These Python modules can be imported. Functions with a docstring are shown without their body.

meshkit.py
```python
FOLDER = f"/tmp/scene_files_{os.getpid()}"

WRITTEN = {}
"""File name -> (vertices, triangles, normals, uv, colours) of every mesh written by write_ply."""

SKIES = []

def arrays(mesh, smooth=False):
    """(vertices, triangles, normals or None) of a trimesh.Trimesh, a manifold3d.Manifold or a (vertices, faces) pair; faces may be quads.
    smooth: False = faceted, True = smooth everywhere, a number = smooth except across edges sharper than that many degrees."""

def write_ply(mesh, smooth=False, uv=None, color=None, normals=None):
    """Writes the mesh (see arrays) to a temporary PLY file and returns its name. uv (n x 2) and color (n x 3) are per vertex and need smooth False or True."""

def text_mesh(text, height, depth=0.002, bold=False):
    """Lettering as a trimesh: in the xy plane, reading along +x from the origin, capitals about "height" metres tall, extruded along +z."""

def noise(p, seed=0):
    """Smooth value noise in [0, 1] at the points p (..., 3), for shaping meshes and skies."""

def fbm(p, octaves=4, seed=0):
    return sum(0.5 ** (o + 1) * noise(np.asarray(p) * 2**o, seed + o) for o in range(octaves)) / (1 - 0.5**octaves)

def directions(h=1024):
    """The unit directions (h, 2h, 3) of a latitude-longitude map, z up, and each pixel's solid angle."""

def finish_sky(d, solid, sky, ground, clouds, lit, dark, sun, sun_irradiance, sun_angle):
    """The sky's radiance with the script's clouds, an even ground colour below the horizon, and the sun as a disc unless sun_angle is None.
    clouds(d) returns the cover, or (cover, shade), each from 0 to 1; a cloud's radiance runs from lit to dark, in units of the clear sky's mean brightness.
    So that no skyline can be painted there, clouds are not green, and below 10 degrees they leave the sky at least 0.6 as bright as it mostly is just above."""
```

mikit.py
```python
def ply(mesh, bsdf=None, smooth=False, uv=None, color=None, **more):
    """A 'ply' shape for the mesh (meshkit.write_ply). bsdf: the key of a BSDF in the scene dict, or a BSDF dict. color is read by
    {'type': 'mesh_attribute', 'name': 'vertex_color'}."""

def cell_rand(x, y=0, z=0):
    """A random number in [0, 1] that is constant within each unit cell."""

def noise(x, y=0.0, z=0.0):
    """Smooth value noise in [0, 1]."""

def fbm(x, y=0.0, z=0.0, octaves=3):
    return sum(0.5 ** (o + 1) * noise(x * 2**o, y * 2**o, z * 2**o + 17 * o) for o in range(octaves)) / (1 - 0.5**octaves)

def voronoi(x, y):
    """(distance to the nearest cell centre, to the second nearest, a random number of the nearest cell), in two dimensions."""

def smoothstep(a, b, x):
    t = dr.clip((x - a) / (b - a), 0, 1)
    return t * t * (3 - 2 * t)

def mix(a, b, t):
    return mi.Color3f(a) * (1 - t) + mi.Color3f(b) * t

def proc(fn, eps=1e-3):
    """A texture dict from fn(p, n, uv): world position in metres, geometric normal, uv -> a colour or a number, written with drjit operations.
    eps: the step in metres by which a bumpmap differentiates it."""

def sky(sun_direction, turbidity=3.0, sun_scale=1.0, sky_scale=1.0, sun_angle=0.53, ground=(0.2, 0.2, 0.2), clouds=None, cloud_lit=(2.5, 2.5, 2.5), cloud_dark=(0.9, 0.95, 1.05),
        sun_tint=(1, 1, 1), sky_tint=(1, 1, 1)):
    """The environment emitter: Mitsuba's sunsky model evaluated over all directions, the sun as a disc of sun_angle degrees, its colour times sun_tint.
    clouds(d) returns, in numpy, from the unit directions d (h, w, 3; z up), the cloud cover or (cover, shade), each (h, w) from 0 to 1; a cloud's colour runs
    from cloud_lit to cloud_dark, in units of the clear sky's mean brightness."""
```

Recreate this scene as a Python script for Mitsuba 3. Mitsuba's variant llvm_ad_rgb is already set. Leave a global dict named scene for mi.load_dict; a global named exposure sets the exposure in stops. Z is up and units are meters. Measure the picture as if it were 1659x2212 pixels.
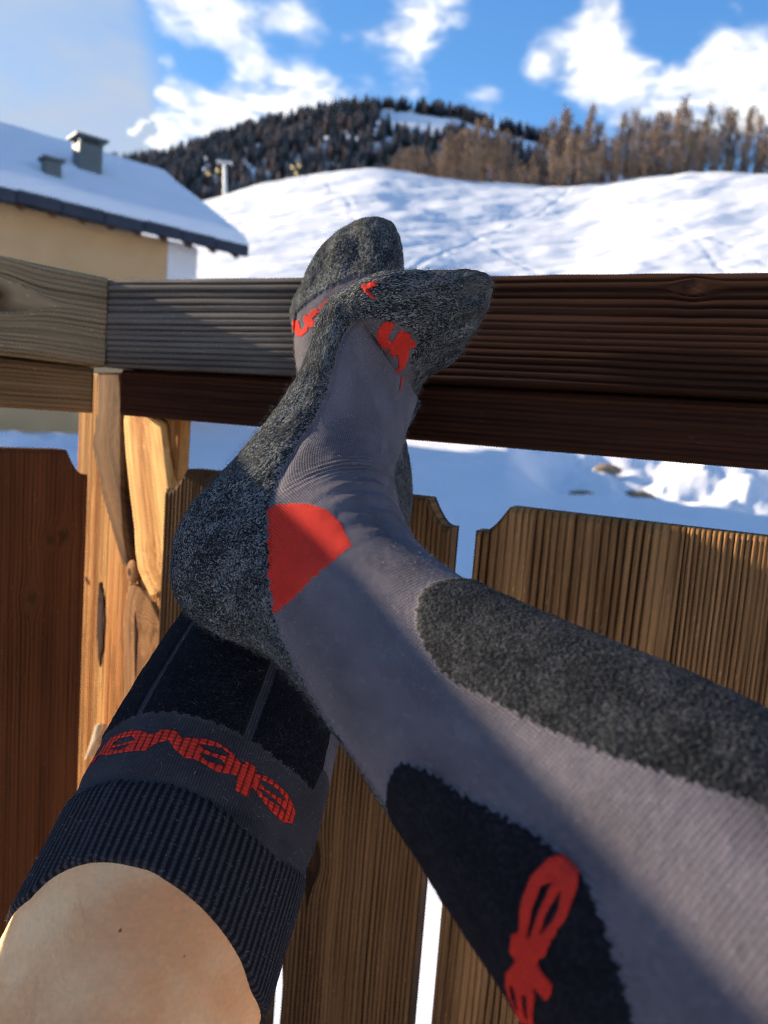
"""Two crossed feet in ski socks resting on a weathered balcony railing, snowy alpine slope beyond."""
import math, numpy as np, trimesh, shapely, mitsuba as mi, mikit
from shapely.geometry import Polygon
from scipy.interpolate import CubicSpline, PchipInterpolator
from meshkit import noise as vnoise, fbm as vfbm
import drjit as dr
from mikit import proc, noise, fbm, mix, smoothstep, ply

T4 = mi.ScalarTransform4f
scene, labels = {}, {}

# ------------------------------------------------------------------ camera, sky, exposure
PITCH, ROLL, FOC = math.radians(6.5), math.radians(4.4), 1659.0          # FOC in units of a 1659 wide picture
FWD = np.array([0, math.cos(PITCH), -math.sin(PITCH)])
_u0 = np.array([0, math.sin(PITCH), math.cos(PITCH)])
RIGHT = math.cos(ROLL) * np.array([1.0, 0, 0]) + math.sin(ROLL) * _u0
UP = -math.sin(ROLL) * np.array([1.0, 0, 0]) + math.cos(ROLL) * _u0
def cam2world(p):                                                      # measured points: x right, y down, z ahead (metres from the eye)
    p = np.asarray(p, float)
    return p[..., :1] * RIGHT - p[..., 1:2] * UP + p[..., 2:3] * FWD
def sight(px, py):                                                     # direction of a measured point of the photograph
    return cam2world(np.array([(px - 829.5) / FOC, (py - 1106) / FOC, 1.0]))
scene['camera'] = {'type': 'thinlens', 'fov': 2 * math.degrees(math.atan(0.5)), 'fov_axis': 'x', 'near_clip': 0.02, 'far_clip': 6000.0,
                   'aperture_radius': 0.0013, 'focus_distance': 0.40,
                   'to_world': T4().look_at(origin=[0, 0, 0], target=FWD.tolist(), up=UP.tolist())}
SUN_AZ, SUN_EL = math.radians(-69), math.radians(18)
SUN = np.array([math.sin(SUN_AZ) * math.cos(SUN_EL), math.cos(SUN_AZ) * math.cos(SUN_EL), math.sin(SUN_EL)])
CLOUDS = [  # azimuth, elevation, radius az, radius el (degrees), weight
 (-17.8, 17.4, 3.6, 1.9, 1.25), (-14.4, 19.2, 3.6, 1.8, 1.25), (-9.4, 21.2, 4.2, 1.6, 1.35), (-5.2, 21.9, 2.8, 1.1, .95), (-17.0, 20.4, .9, 1.1, .7), (-11.5, 22.5, 1.2, .9, .5),
 (-15.9, 25.2, 3.0, 1.5, 1.1), (-13.0, 24.2, 1.6, 1.1, .7), (-9.5, 25.4, 3.6, .9, .55), (-7, 24.2, 1.2, .7, .35), (-2.6, 25.0, 2.2, .9, .75), (-.6, 25.4, 1.9, 1.9, .85), (1.4, 26.4, 2.2, 1.5, 1.0), (-.2, 23.0, 1.4, 1.5, .6), (-2.4, 23.4, 1.4, .7, .35), (2.6, 28.6, 2.6, 1.4, .8),
 (9.0, 24.3, 1.7, 1.5, 1.), (12.2, 25.6, 1.9, 2.2, 1.3), (13.2, 23.2, 3.0, 1.8, 1.25), (12.2, 28.0, 1.6, 1.3, .8), (17.2, 22.6, 3.4, 1.5, 1.2), (20.4, 23.9, 2.4, 1.5, 1.25), (23.2, 22.6, 2.8, 1.9, 1.2), (22, 20.8, 5.0, 1.5, 1.), (5.6, 22.5, 2.0, .6, .55), (27, 24, 3.5, 2.2, .9)]
def clouds(d):
    az, el = np.degrees(np.arctan2(d[..., 0], d[..., 1])), np.degrees(np.arcsin(np.clip(d[..., 2], -1, 1)))
    q = np.stack([az / 3.2, el / 1.9, az * 0], -1)
    q = q + 1.1 * np.stack([vfbm(q * .8 + 3, 4, 5), vfbm(q * .8 + 9, 4, 8), az * 0], -1)
    n = vfbm(q, 6, 2)
    s = 0
    for a, e, ra, re, w in CLOUDS:
        s = s + w * np.exp(-((az - a) / ra) ** 2 - ((el - e) / re) ** 2)
    away = np.clip((np.abs(az - 2) - 30) / 12, 0, 1)
    far = np.clip(np.maximum(away, np.clip((el - 29) / 6, 0, 1)), 0, 1)
    s = s * (1 - far) + far * (0.55 * vfbm(np.stack([d[..., 0], d[..., 1], d[..., 2]], -1) * 3.1, 4, 4))
    n2 = vfbm(q * np.array([2.3, 3.6, 1]) + 4, 5, 22)
    c = np.clip((s * (.72 + .75 * (n2 - .35)) + (n - .5) * 1.6 - .24) / .95, 0, 1)
    c = c * c * (3 - 2 * c)
    veil = np.exp(-np.clip((az + 17.6 + .42 * (el - 17) + 2.2 * (vfbm(q * .7, 4, 15) - .5)) / 1.5, 0, 9) ** 2) * np.clip((el - 4) / 6, 0, 1) * np.clip((az + 90) / 20, 0, 1)
    veil = veil * (.86 + 1.5 * (vfbm(q * np.array([.35, .6, 1]), 5, 13) - .5))
    cover = np.maximum(c * .97, np.clip(veil, 0, 1) * .9 * (1 - far * .5))
    shade = np.where(c * .97 >= veil * .9, np.clip(.42 - 2.0 * (n2 - .5) + .25 * (1 - c), 0, 1) * .62, 1.0)
    return cover, shade
scene['sky'] = mikit.sky(SUN.tolist(), turbidity=2.5, sun_scale=1.0, sky_scale=.54, ground=(.6, .62, .66), clouds=clouds,
                         cloud_lit=(3.1, 3.12, 3.18), cloud_dark=(1.28, 1.46, 1.76), sun_tint=(.88, 1.0, 1.34), sky_tint=(.56, .92, 1.34))
exposure = 3.45

# ------------------------------------------------------------------ helpers
def nrm(v):
    v = np.asarray(v, float)
    return v / np.maximum(np.linalg.norm(v, axis=-1, keepdims=True), 1e-12)
def key_for(base):
    if base not in scene and not any(k.startswith(base + '__') for k in scene) and base not in labels:
        return base
    i = 1
    while True:
        k = f'{base}_{i:03d}'
        if k not in scene and k not in labels and not any(q.startswith(k + '__') for q in scene):
            return k
        i += 1
def add(name, shape, parent=None, **lab):
    k = key_for((parent + '__' if parent else '') + name)
    scene[k] = shape
    if lab:
        labels[k] = lab
    return k
def thing(name, label, category, group=None):
    k = key_for(name)
    labels[k] = {'label': label, 'category': category}
    if group:
        labels[k]['group'] = group
    return k
def quads(nr, nc, wrap=False):
    r, c = np.meshgrid(np.arange(nr - 1), np.arange(nc if wrap else nc - 1), indexing='ij')
    a, b = r * nc + c, r * nc + (c + 1) % nc
    return np.stack([a, b, b + nc, a + nc], -1).reshape(-1, 4)
def tri(q):
    q = np.asarray(q)
    return np.vstack([q[:, [0, 1, 2]], q[:, [0, 2, 3]]])
def box(c, ex, bevel=0):
    """Box mesh: centre, three half-extent vectors."""
    ex = np.asarray(ex, float)
    if bevel:
        pts = []
        for sx in (-1, 1):
            for sy in (-1, 1):
                for sz in (-1, 1):
                    for k in range(3):
                        s = np.array([sx, sy, sz], float)
                        l = np.linalg.norm(ex, axis=1)
                        f = s * (1 - bevel / l)
                        f[k] = s[k]
                        pts.append(f @ ex)
        m = trimesh.convex.convex_hull(np.array(pts))
        m.apply_translation(c)
        return m
    v = np.array([[x, y, z] for x in (-1, 1) for y in (-1, 1) for z in (-1, 1)], float) @ ex + np.asarray(c)
    return trimesh.convex.convex_hull(v)
def tube(pts, rad, sides=8, cap=True):
    pts = np.asarray(pts, float); rad = np.broadcast_to(rad, (len(pts),))
    t = nrm(np.gradient(pts, axis=0)); ref = np.array([.13, .21, .97]) if abs(t[0][2]) < .9 else np.array([.97, .2, .1])
    a = nrm(np.cross(t, ref)); b = np.cross(t, a)
    th = np.arange(sides) * 2 * np.pi / sides
    v = pts[:, None] + rad[:, None, None] * (np.cos(th)[None, :, None] * a[:, None] + np.sin(th)[None, :, None] * b[:, None])
    f = tri(quads(len(pts), sides, True)); v = v.reshape(-1, 3)
    if cap:
        n = len(v); v = np.vstack([v, pts[:1], pts[-1:]]); j = np.arange(sides); k = (j + 1) % sides; o = (len(pts) - 1) * sides
        f = np.vstack([f, np.stack([k, j, j * 0 + n], 1), np.stack([o + j, o + k, j * 0 + n + 1], 1)])
    return v, f
def join(ms):
    vs, fs, o = [], [], 0
    for m in ms:
        v, f = (m.vertices, m.faces) if hasattr(m, 'vertices') else m
        vs.append(np.asarray(v)); fs.append(np.asarray(f) + o); o += len(v)
    return np.vstack(vs), np.vstack(fs)
rng = np.random.default_rng(7)
def n1(x, seed=0):
    x = np.asarray(x, float)
    return vnoise(np.stack([x, x * 0 + .37, x * 0 + .11], -1), seed)
def rgb(*c):
    return {'type': 'rgb', 'value': list(c)}
def bs(name, d):
    scene[name] = d
    return name
VC = {'type': 'mesh_attribute', 'name': 'vertex_color'}
M_WOOD = bs('mat_wood', {'type': 'twosided', 'b': {'type': 'principled', 'base_color': VC, 'roughness': .78, 'specular': .10}})
M_MATTE = bs('mat_matte', {'type': 'twosided', 'b': {'type': 'diffuse', 'reflectance': VC}})
LEGS = {
 'R': dict(
  F=[[0.2484,0.1602,0.0816],[0.2055,0.1258,0.1339],[0.1617,0.0924,0.186],[0.1279,0.0684,0.225],[0.0747,0.0461,0.2757],[0.035,0.0291,0.3138],[0.0135,0.0116,0.34],[0.0051,-0.0029,0.3556],[0.0024,-0.0129,0.3643],[0.0018,-0.0201,0.3698],[0.002,-0.0283,0.3754],[0.0029,-0.0381,0.3817],[0.0043,-0.0515,0.3901],[0.0042,-0.0661,0.4005],[0.0068,-0.0775,0.4068],[0.0058,-0.074,0.405],[0.0182,-0.0808,0.4015],[0.0303,-0.086,0.3969],[0.0404,-0.0914,0.394],[0.0468,-0.0965,0.3932],[0.0504,-0.1015,0.3944]],
  B=[[0.1769,0.2439,0.0709],[0.1298,0.2144,0.1225],[0.0847,0.1824,0.1745],[0.0525,0.1567,0.2136],[0.0132,0.118,0.2665],[-0.0159,0.0886,0.3061],[-0.0373,0.0714,0.3321],[-0.0539,0.0626,0.3492],[-0.075,0.0583,0.3663],[-0.0967,0.0501,0.3867],[-0.1033,0.0266,0.4077],[-0.0791,-0.0058,0.4141],[-0.0489,-0.0379,0.4165],[-0.0286,-0.066,0.4225],[-0.0164,-0.0911,0.4321],[0.0097,-0.102,0.4221],[0.0214,-0.1042,0.4158],[0.0332,-0.1065,0.4094],[0.0425,-0.1067,0.4033],[0.0482,-0.1062,0.3991],[0.0507,-0.1036,0.3956]],
  L=[[-0.483,-0.504,-0.716],[-0.483,-0.504,-0.716],[-0.483,-0.504,-0.716],[-0.483,-0.504,-0.716],[-0.483,-0.504,-0.716],[-0.483,-0.504,-0.716],[-0.483,-0.504,-0.716],[-0.483,-0.504,-0.716],[-0.483,-0.504,-0.716],[-0.483,-0.504,-0.716],[-0.483,-0.504,-0.716],[-0.483,-0.504,-0.716],[-0.483,-0.504,-0.716],[-0.483,-0.504,-0.716],[-0.483,-0.504,-0.716],[-0.214,-0.531,-0.82],[0.041,-0.517,-0.855],[0.212,-0.488,-0.847],[0.212,-0.488,-0.847],[0.212,-0.488,-0.847],[0.212,-0.488,-0.847]],
  w=[[0.0528,0.0528,2.0],[0.0558,0.0558,2.0],[0.0548,0.0548,2.0],[0.0519,0.0519,2.0],[0.045,0.045,2.0],[0.0393,0.0383,2.05],[0.0363,0.0353,2.1],[0.0373,0.0363,2.1],[0.0373,0.0363,2.1],[0.0353,0.0344,2.15],[0.0334,0.0334,2.2],[0.0313,0.0332,2.25],[0.0332,0.036,2.3],[0.0389,0.0398,2.3],[0.0426,0.0426,2.3],[0.047,0.0429,2.3],[0.0416,0.04,2.3],[0.0366,0.0325,2.3],[0.03,0.0237,2.2],[0.0205,0.0148,2.1],[0.0084,0.0063,2.0]]),
 'L': dict(
  F=[[-0.1696,0.2736,0.2232],[-0.1499,0.2102,0.2724],[-0.1294,0.1483,0.3232],[-0.114,0.1019,0.3612],[-0.0904,0.0459,0.4175],[-0.0708,0.0072,0.463],[-0.0608,-0.0253,0.4881],[-0.0552,-0.0604,0.5066],[-0.0492,-0.0776,0.5218],[-0.0467,-0.088,0.5305],[-0.0446,-0.0983,0.5383],[-0.0428,-0.1089,0.5454],[-0.0408,-0.1232,0.5542],[-0.0385,-0.1389,0.5638],[-0.0371,-0.1509,0.5707],[-0.0368,-0.168,0.5762],[-0.0363,-0.1822,0.5815],[-0.0367,-0.1963,0.5845],[-0.0365,-0.2079,0.5883],[-0.0354,-0.2152,0.5931],[-0.0334,-0.219,0.5986]],
  B=[[-0.1263,0.3528,0.2991],[-0.1043,0.2936,0.3524],[-0.0828,0.2335,0.4048],[-0.0663,0.1893,0.445],[-0.0491,0.1213,0.4898],[-0.0376,0.0678,0.5211],[-0.0286,0.0356,0.5439],[-0.0298,0.0248,0.5398],[-0.0168,0.0347,0.5634],[-0.0031,0.0328,0.5952],[0.0035,0.0045,0.6183],[-0.0034,-0.0402,0.6154],[-0.012,-0.0846,0.6088],[-0.0167,-0.1232,0.6092],[-0.019,-0.1573,0.6137],[-0.0225,-0.1704,0.6094],[-0.0243,-0.1842,0.6092],[-0.0262,-0.1981,0.609],[-0.0285,-0.2092,0.607],[-0.0302,-0.216,0.605],[-0.0323,-0.2192,0.6012]],
  L=[[0.91,-0.115,-0.399],[0.91,-0.115,-0.399],[0.91,-0.115,-0.399],[0.91,-0.115,-0.399],[0.91,-0.115,-0.399],[0.91,-0.115,-0.399],[0.91,-0.115,-0.399],[0.91,-0.115,-0.399],[0.91,-0.115,-0.399],[0.91,-0.115,-0.399],[0.91,-0.115,-0.399],[0.91,-0.115,-0.399],[0.91,-0.115,-0.399],[0.91,-0.115,-0.399],[0.91,-0.115,-0.399],[0.888,-0.23,-0.398],[0.859,-0.33,-0.393],[0.827,-0.409,-0.385],[0.827,-0.409,-0.385],[0.827,-0.409,-0.385],[0.827,-0.409,-0.385]],
  w=[[0.0582,0.0582,2.0],[0.0615,0.0615,2.0],[0.0604,0.0604,2.0],[0.0571,0.0571,2.0],[0.0496,0.0496,2.0],[0.0416,0.0406,2.05],[0.0385,0.0374,2.1],[0.0395,0.0385,2.1],[0.0395,0.0385,2.1],[0.0374,0.0364,2.15],[0.0354,0.0354,2.2],[0.034,0.0361,2.25],[0.0361,0.0391,2.3],[0.0422,0.0433,2.3],[0.0464,0.0464,2.3],[0.0488,0.0481,2.3],[0.0493,0.0457,2.3],[0.046,0.0383,2.3],[0.0366,0.028,2.2],[0.0227,0.0165,2.1],[0.006,0.0052,2.0]]),
}
MARKS = {
 'gore': [[0.4314,82.4],[0.4213,75.6],[0.4159,71.6],[0.4074,66.0],[0.3994,61.6],[0.3941,59.6],[0.3871,59.2],[0.3818,61.2],[0.3754,62.0],[0.3727,65.6],[0.3711,78.8],[0.3732,91.6],[0.377,105.6],[0.3855,125.2],[0.3898,117.6],[0.3967,110.8],[0.4074,99.2],[0.4191,89.6]],
 'shinpad': [[0.3321,25.6],[0.3321,45.2],[0.3332,57.6],[0.3262,66.0],[0.3172,75.6],[0.3081,80.0],[0.299,83.2],[0.2889,83.6],[0.2777,81.2],[0.2638,79.2],[0.2531,77.2],[0.2387,74.4],[0.2248,69.6],[0.2157,66.8],[0.2061,62.4],[0.2008,60.4]],
 'calfpad': [[0.2958,150.4],[0.2926,137.6],[0.2937,128.8],[0.2905,122.8],[0.2846,118.4],[0.2728,113.2],[0.2643,111.6],[0.2558,108.4],[0.2478,105.6],[0.2397,103.6],[0.2323,102.4],[0.2259,102.0],[0.2189,102.8],[0.2114,106.8],[0.2045,110.8],[0.1992,114.8],[0.1954,118.0]],
 'ce': [[0.2317,105.2],[0.2296,102.0],[0.2237,102.0],[0.2216,104.8],[0.22,112.4],[0.2205,120.4],[0.22,125.2],[0.2211,126.8],[0.2211,128.8],[0.2189,129.2],[0.2152,128.8],[0.2146,131.6],[0.2152,135.2],[0.2179,136.0],[0.22,135.6],[0.2184,138.8],[0.2168,149.2],[0.2227,160.4],[0.2259,153.6],[0.2285,149.2],[0.2291,144.0],[0.2269,135.6],[0.2296,134.8],[0.2307,129.6],[0.2291,126.8],[0.2312,122.4],[0.2323,118.8],[0.2333,112.0]],
 'ceh1': [[0.2275,108.8],[0.2296,112.0],[0.2285,118.4],[0.2264,126.4],[0.2259,124.0],[0.2269,116.4]],
 'ceh2': [[0.2248,108.4],[0.2227,112.4],[0.2227,116.8],[0.2237,121.6],[0.2248,116.8]],
 'ceh3': [[0.2269,146.4],[0.2248,144.8],[0.2232,150.8],[0.2232,156.0],[0.2259,150.8]],
 'ceh4': [[0.2221,142.8],[0.2205,141.2],[0.2189,149.2],[0.22,151.2]],
 'fu': [[0.59,42.0],[0.5921,37.6],[0.5911,32.8],[0.5889,27.2],[0.5889,23.2],[0.5911,23.2],[0.5937,30.0],[0.5948,29.6],[0.5975,24.4],[0.597,22.0],[0.5991,16.0],[0.5996,12.4],[0.5986,11.2],[0.597,11.6],[0.5964,5.2],[0.5948,0.0],[0.5596,-7.6],[0.55,-8.8],[0.5516,-7.6],[0.5911,1.2],[0.5916,8.0],[0.5911,12.4],[0.5895,10.0],[0.5873,13.2],[0.5884,17.2],[0.5841,18.0],[0.5809,23.6],[0.582,29.2],[0.5841,34.0],[0.5879,40.0]],
 'Lm': [[0.5831,86.0],[0.5873,84.4],[0.5879,78.4],[0.5847,76.8],[0.5852,74.0],[0.5868,66.8],[0.5863,63.6],[0.5841,73.6],[0.5831,81.2]],
 'cuft': [[0.2126,329.2],[0.2155,330.4],[0.2173,336.0],[0.2208,336.4],[0.2243,340.8],[0.2254,348.4],[0.2266,355.2],[0.226,361.6],[0.2248,365.2],[0.2248,368.8],[0.2272,372.0],[0.2278,376.0],[0.2272,379.6],[0.2248,382.0],[0.226,386.4],[0.2272,392.4],[0.2272,398.0],[0.226,403.2],[0.2243,407.2],[0.2225,409.6],[0.2225,412.0],[0.2243,412.0],[0.2231,417.6],[0.2208,418.4],[0.2219,423.6],[0.2213,430.0],[0.2202,436.4],[0.2173,442.0],[0.2149,444.8],[0.2097,445.2],[0.2073,438.8],[0.2085,431.2],[0.2108,425.2],[0.2137,420.0],[0.2143,418.0],[0.2091,418.0],[0.2097,412.0],[0.2161,410.8],[0.2155,406.8],[0.2143,402.4],[0.2155,396.8],[0.2167,391.2],[0.2161,386.8],[0.219,381.2],[0.2225,377.2],[0.2213,374.4],[0.2202,372.0],[0.2161,368.4],[0.2155,362.8],[0.2149,356.0],[0.2143,346.0],[0.2161,337.2],[0.2126,334.4]],
 'cufh1': [[0.2196,345.2],[0.2225,348.8],[0.2231,357.2],[0.2213,360.0],[0.2196,352.8]],
 'cufh2': [[0.2178,345.6],[0.2184,353.2],[0.219,358.4],[0.2167,354.8],[0.2167,349.6]],
 'cufh3': [[0.2237,30.0],[0.2248,35.2],[0.2254,40.4],[0.2237,44.8],[0.2225,41.6],[0.2219,36.4]],
 'cufh4': [[0.2202,32.0],[0.2202,37.2],[0.2202,42.0],[0.2184,44.8],[0.2178,41.2],[0.2178,35.6]],
 'cufh5': [[0.219,59.6],[0.2196,66.0],[0.2184,73.2],[0.2167,77.2],[0.2161,71.2],[0.2167,64.0]],
 'cufh6': [[0.2155,60.4],[0.2149,66.4],[0.2137,73.2],[0.212,80.0],[0.2126,72.4],[0.2132,65.2]],
 'lu': [[0.6307,302.4],[0.6278,317.2],[0.6161,320.4],[0.6115,324.4],[0.6156,329.2],[0.6307,325.2],[0.6313,331.6],[0.6179,336.0],[0.6021,333.6],[0.5998,324.0],[0.6068,311.6],[0.6179,302.8]],
 'la': [[0.6272,330.4],[0.6337,337.6],[0.6337,344.8],[0.6266,350.8],[0.6144,351.6],[0.605,346.0],[0.6074,336.4],[0.6191,332.8]],
 'lah': [[0.6243,339.2],[0.629,346.0],[0.6272,348.0],[0.6226,346.8],[0.6202,341.2]],
 'lv': [[0.6348,346.0],[0.6383,353.2],[0.6383,356.0],[0.636,358.8],[0.6377,362.8],[0.6348,364.8],[0.6325,355.6],[0.6302,353.2],[0.6261,352.0],[0.6284,349.2]],
}
# ------------------------------------------------------------------ weathered boards
def wood(u, v, seed, freq=330., warp=.006, knots=(), dark=(.030, .014, .006), light=(.17, .085, .034), grey=0.0, fade=None, period=.0042, groove=.8, streak=None):
    """Growth-ring pattern of a board, u across the grain and v along it in metres: colour, ring height 0..1."""
    so = seed * 17.3
    w = u + warp * (vfbm(np.stack([u * 9 + so, v * 2.2, u * 0 + so], -1), 3, seed) - .5) + .0012 * (vfbm(np.stack([u * 60, v * 14 + so, u * 0], -1), 3, seed) - .5)
    kd = np.full(np.shape(u), 9.)
    for ku, kv, kr in knots:
        du, dv = u - ku, (v - kv)
        e = np.exp(-(dv / (2.3 * kr)) ** 2) * np.exp(-(du / (5 * kr)) ** 2)
        w = w + np.sign(du) * (np.sqrt(np.maximum(du * du - (1.25 * kr) ** 2 * e, 0)) - np.abs(du))
        kd = np.minimum(kd, np.sqrt(du ** 2 + (dv * .8) ** 2) / kr)
    r1 = n1(w * freq + so, seed)
    r2 = n1(w * freq * .31 + so + 5, seed + 1)
    ring = np.clip((.62 * r1 + .38 * r2 - .30) / .42, 0, 1)
    ph = w / period + 1.1 * n1(w / period * .27 + so, seed + 2); fr = np.abs(ph - np.round(ph)); vary = .35 + .65 * n1(np.round(ph) * 1.7 + so, seed + 5)
    gr = np.exp(-(fr / .14) ** 2) * vary * np.clip(-.15 + 2.0 * vfbm(np.stack([u * 55 + so, v * 6., u * 0 + 8], -1), 3, seed + 6), 0, 1.25)
    gr = gr * groove
    ring = np.clip(ring * .45 + .55 - gr * .9, 0, 1)
    fib = vfbm(np.stack([w * 1500, v * 22 + so, u * 0], -1), 2, seed + 3)
    blot = vfbm(np.stack([u * 22 + so, v * 7, u * 0 + 3], -1), 3, seed + 4)
    d, l = np.array(dark), np.array(light)
    t = np.clip((ring * .80 + (fib - .5) * .55 + (blot - .5) * .6 + .10) * (1 - .75 * np.clip(gr, 0, 1)), 0, 1)[..., None]
    col = d * (1 - t) + l * t
    if streak is not None:
        sa = n1(w * 105 + so * 3, seed + 12); sb = n1(w * 260 + so, seed + 13)
        sm_ = np.clip((.65 * sa + .35 * sb + .35 * (blot - .5) - .42) / .22, 0, 1)[..., None]
        col = col * (1 - sm_ * .8) + np.array(streak) * (.55 + .6 * t) * sm_ * .8
    g = np.clip(grey if fade is None else fade(u, v), 0, 1)
    g = np.asarray(g)[..., None] * np.ones(3)
    gc = np.array([.16, .145, .125]) * (.35 + .9 * t)
    col = col * (1 - g) + gc * g
    if len(knots):
        k = np.clip(1.15 - kd, 0, 1)[..., None]
        kr_ = (.5 + .5 * np.sin(kd * 16))[..., None]
        col = col * (1 - k) + k * (np.array([.05, .022, .01]) * (.5 + kr_))
    speck = vnoise(np.stack([u * 900 + so, v * 500, u * 0], -1), seed + 9) > .955
    col = np.where(speck[..., None], col * 1.5 + .01, col)
    ring = ring * (1 - np.clip(1.3 - kd, 0, 1)) + np.clip(1.3 - kd, 0, 1) * .6
    return np.clip(col, .003, .8), ring
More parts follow.
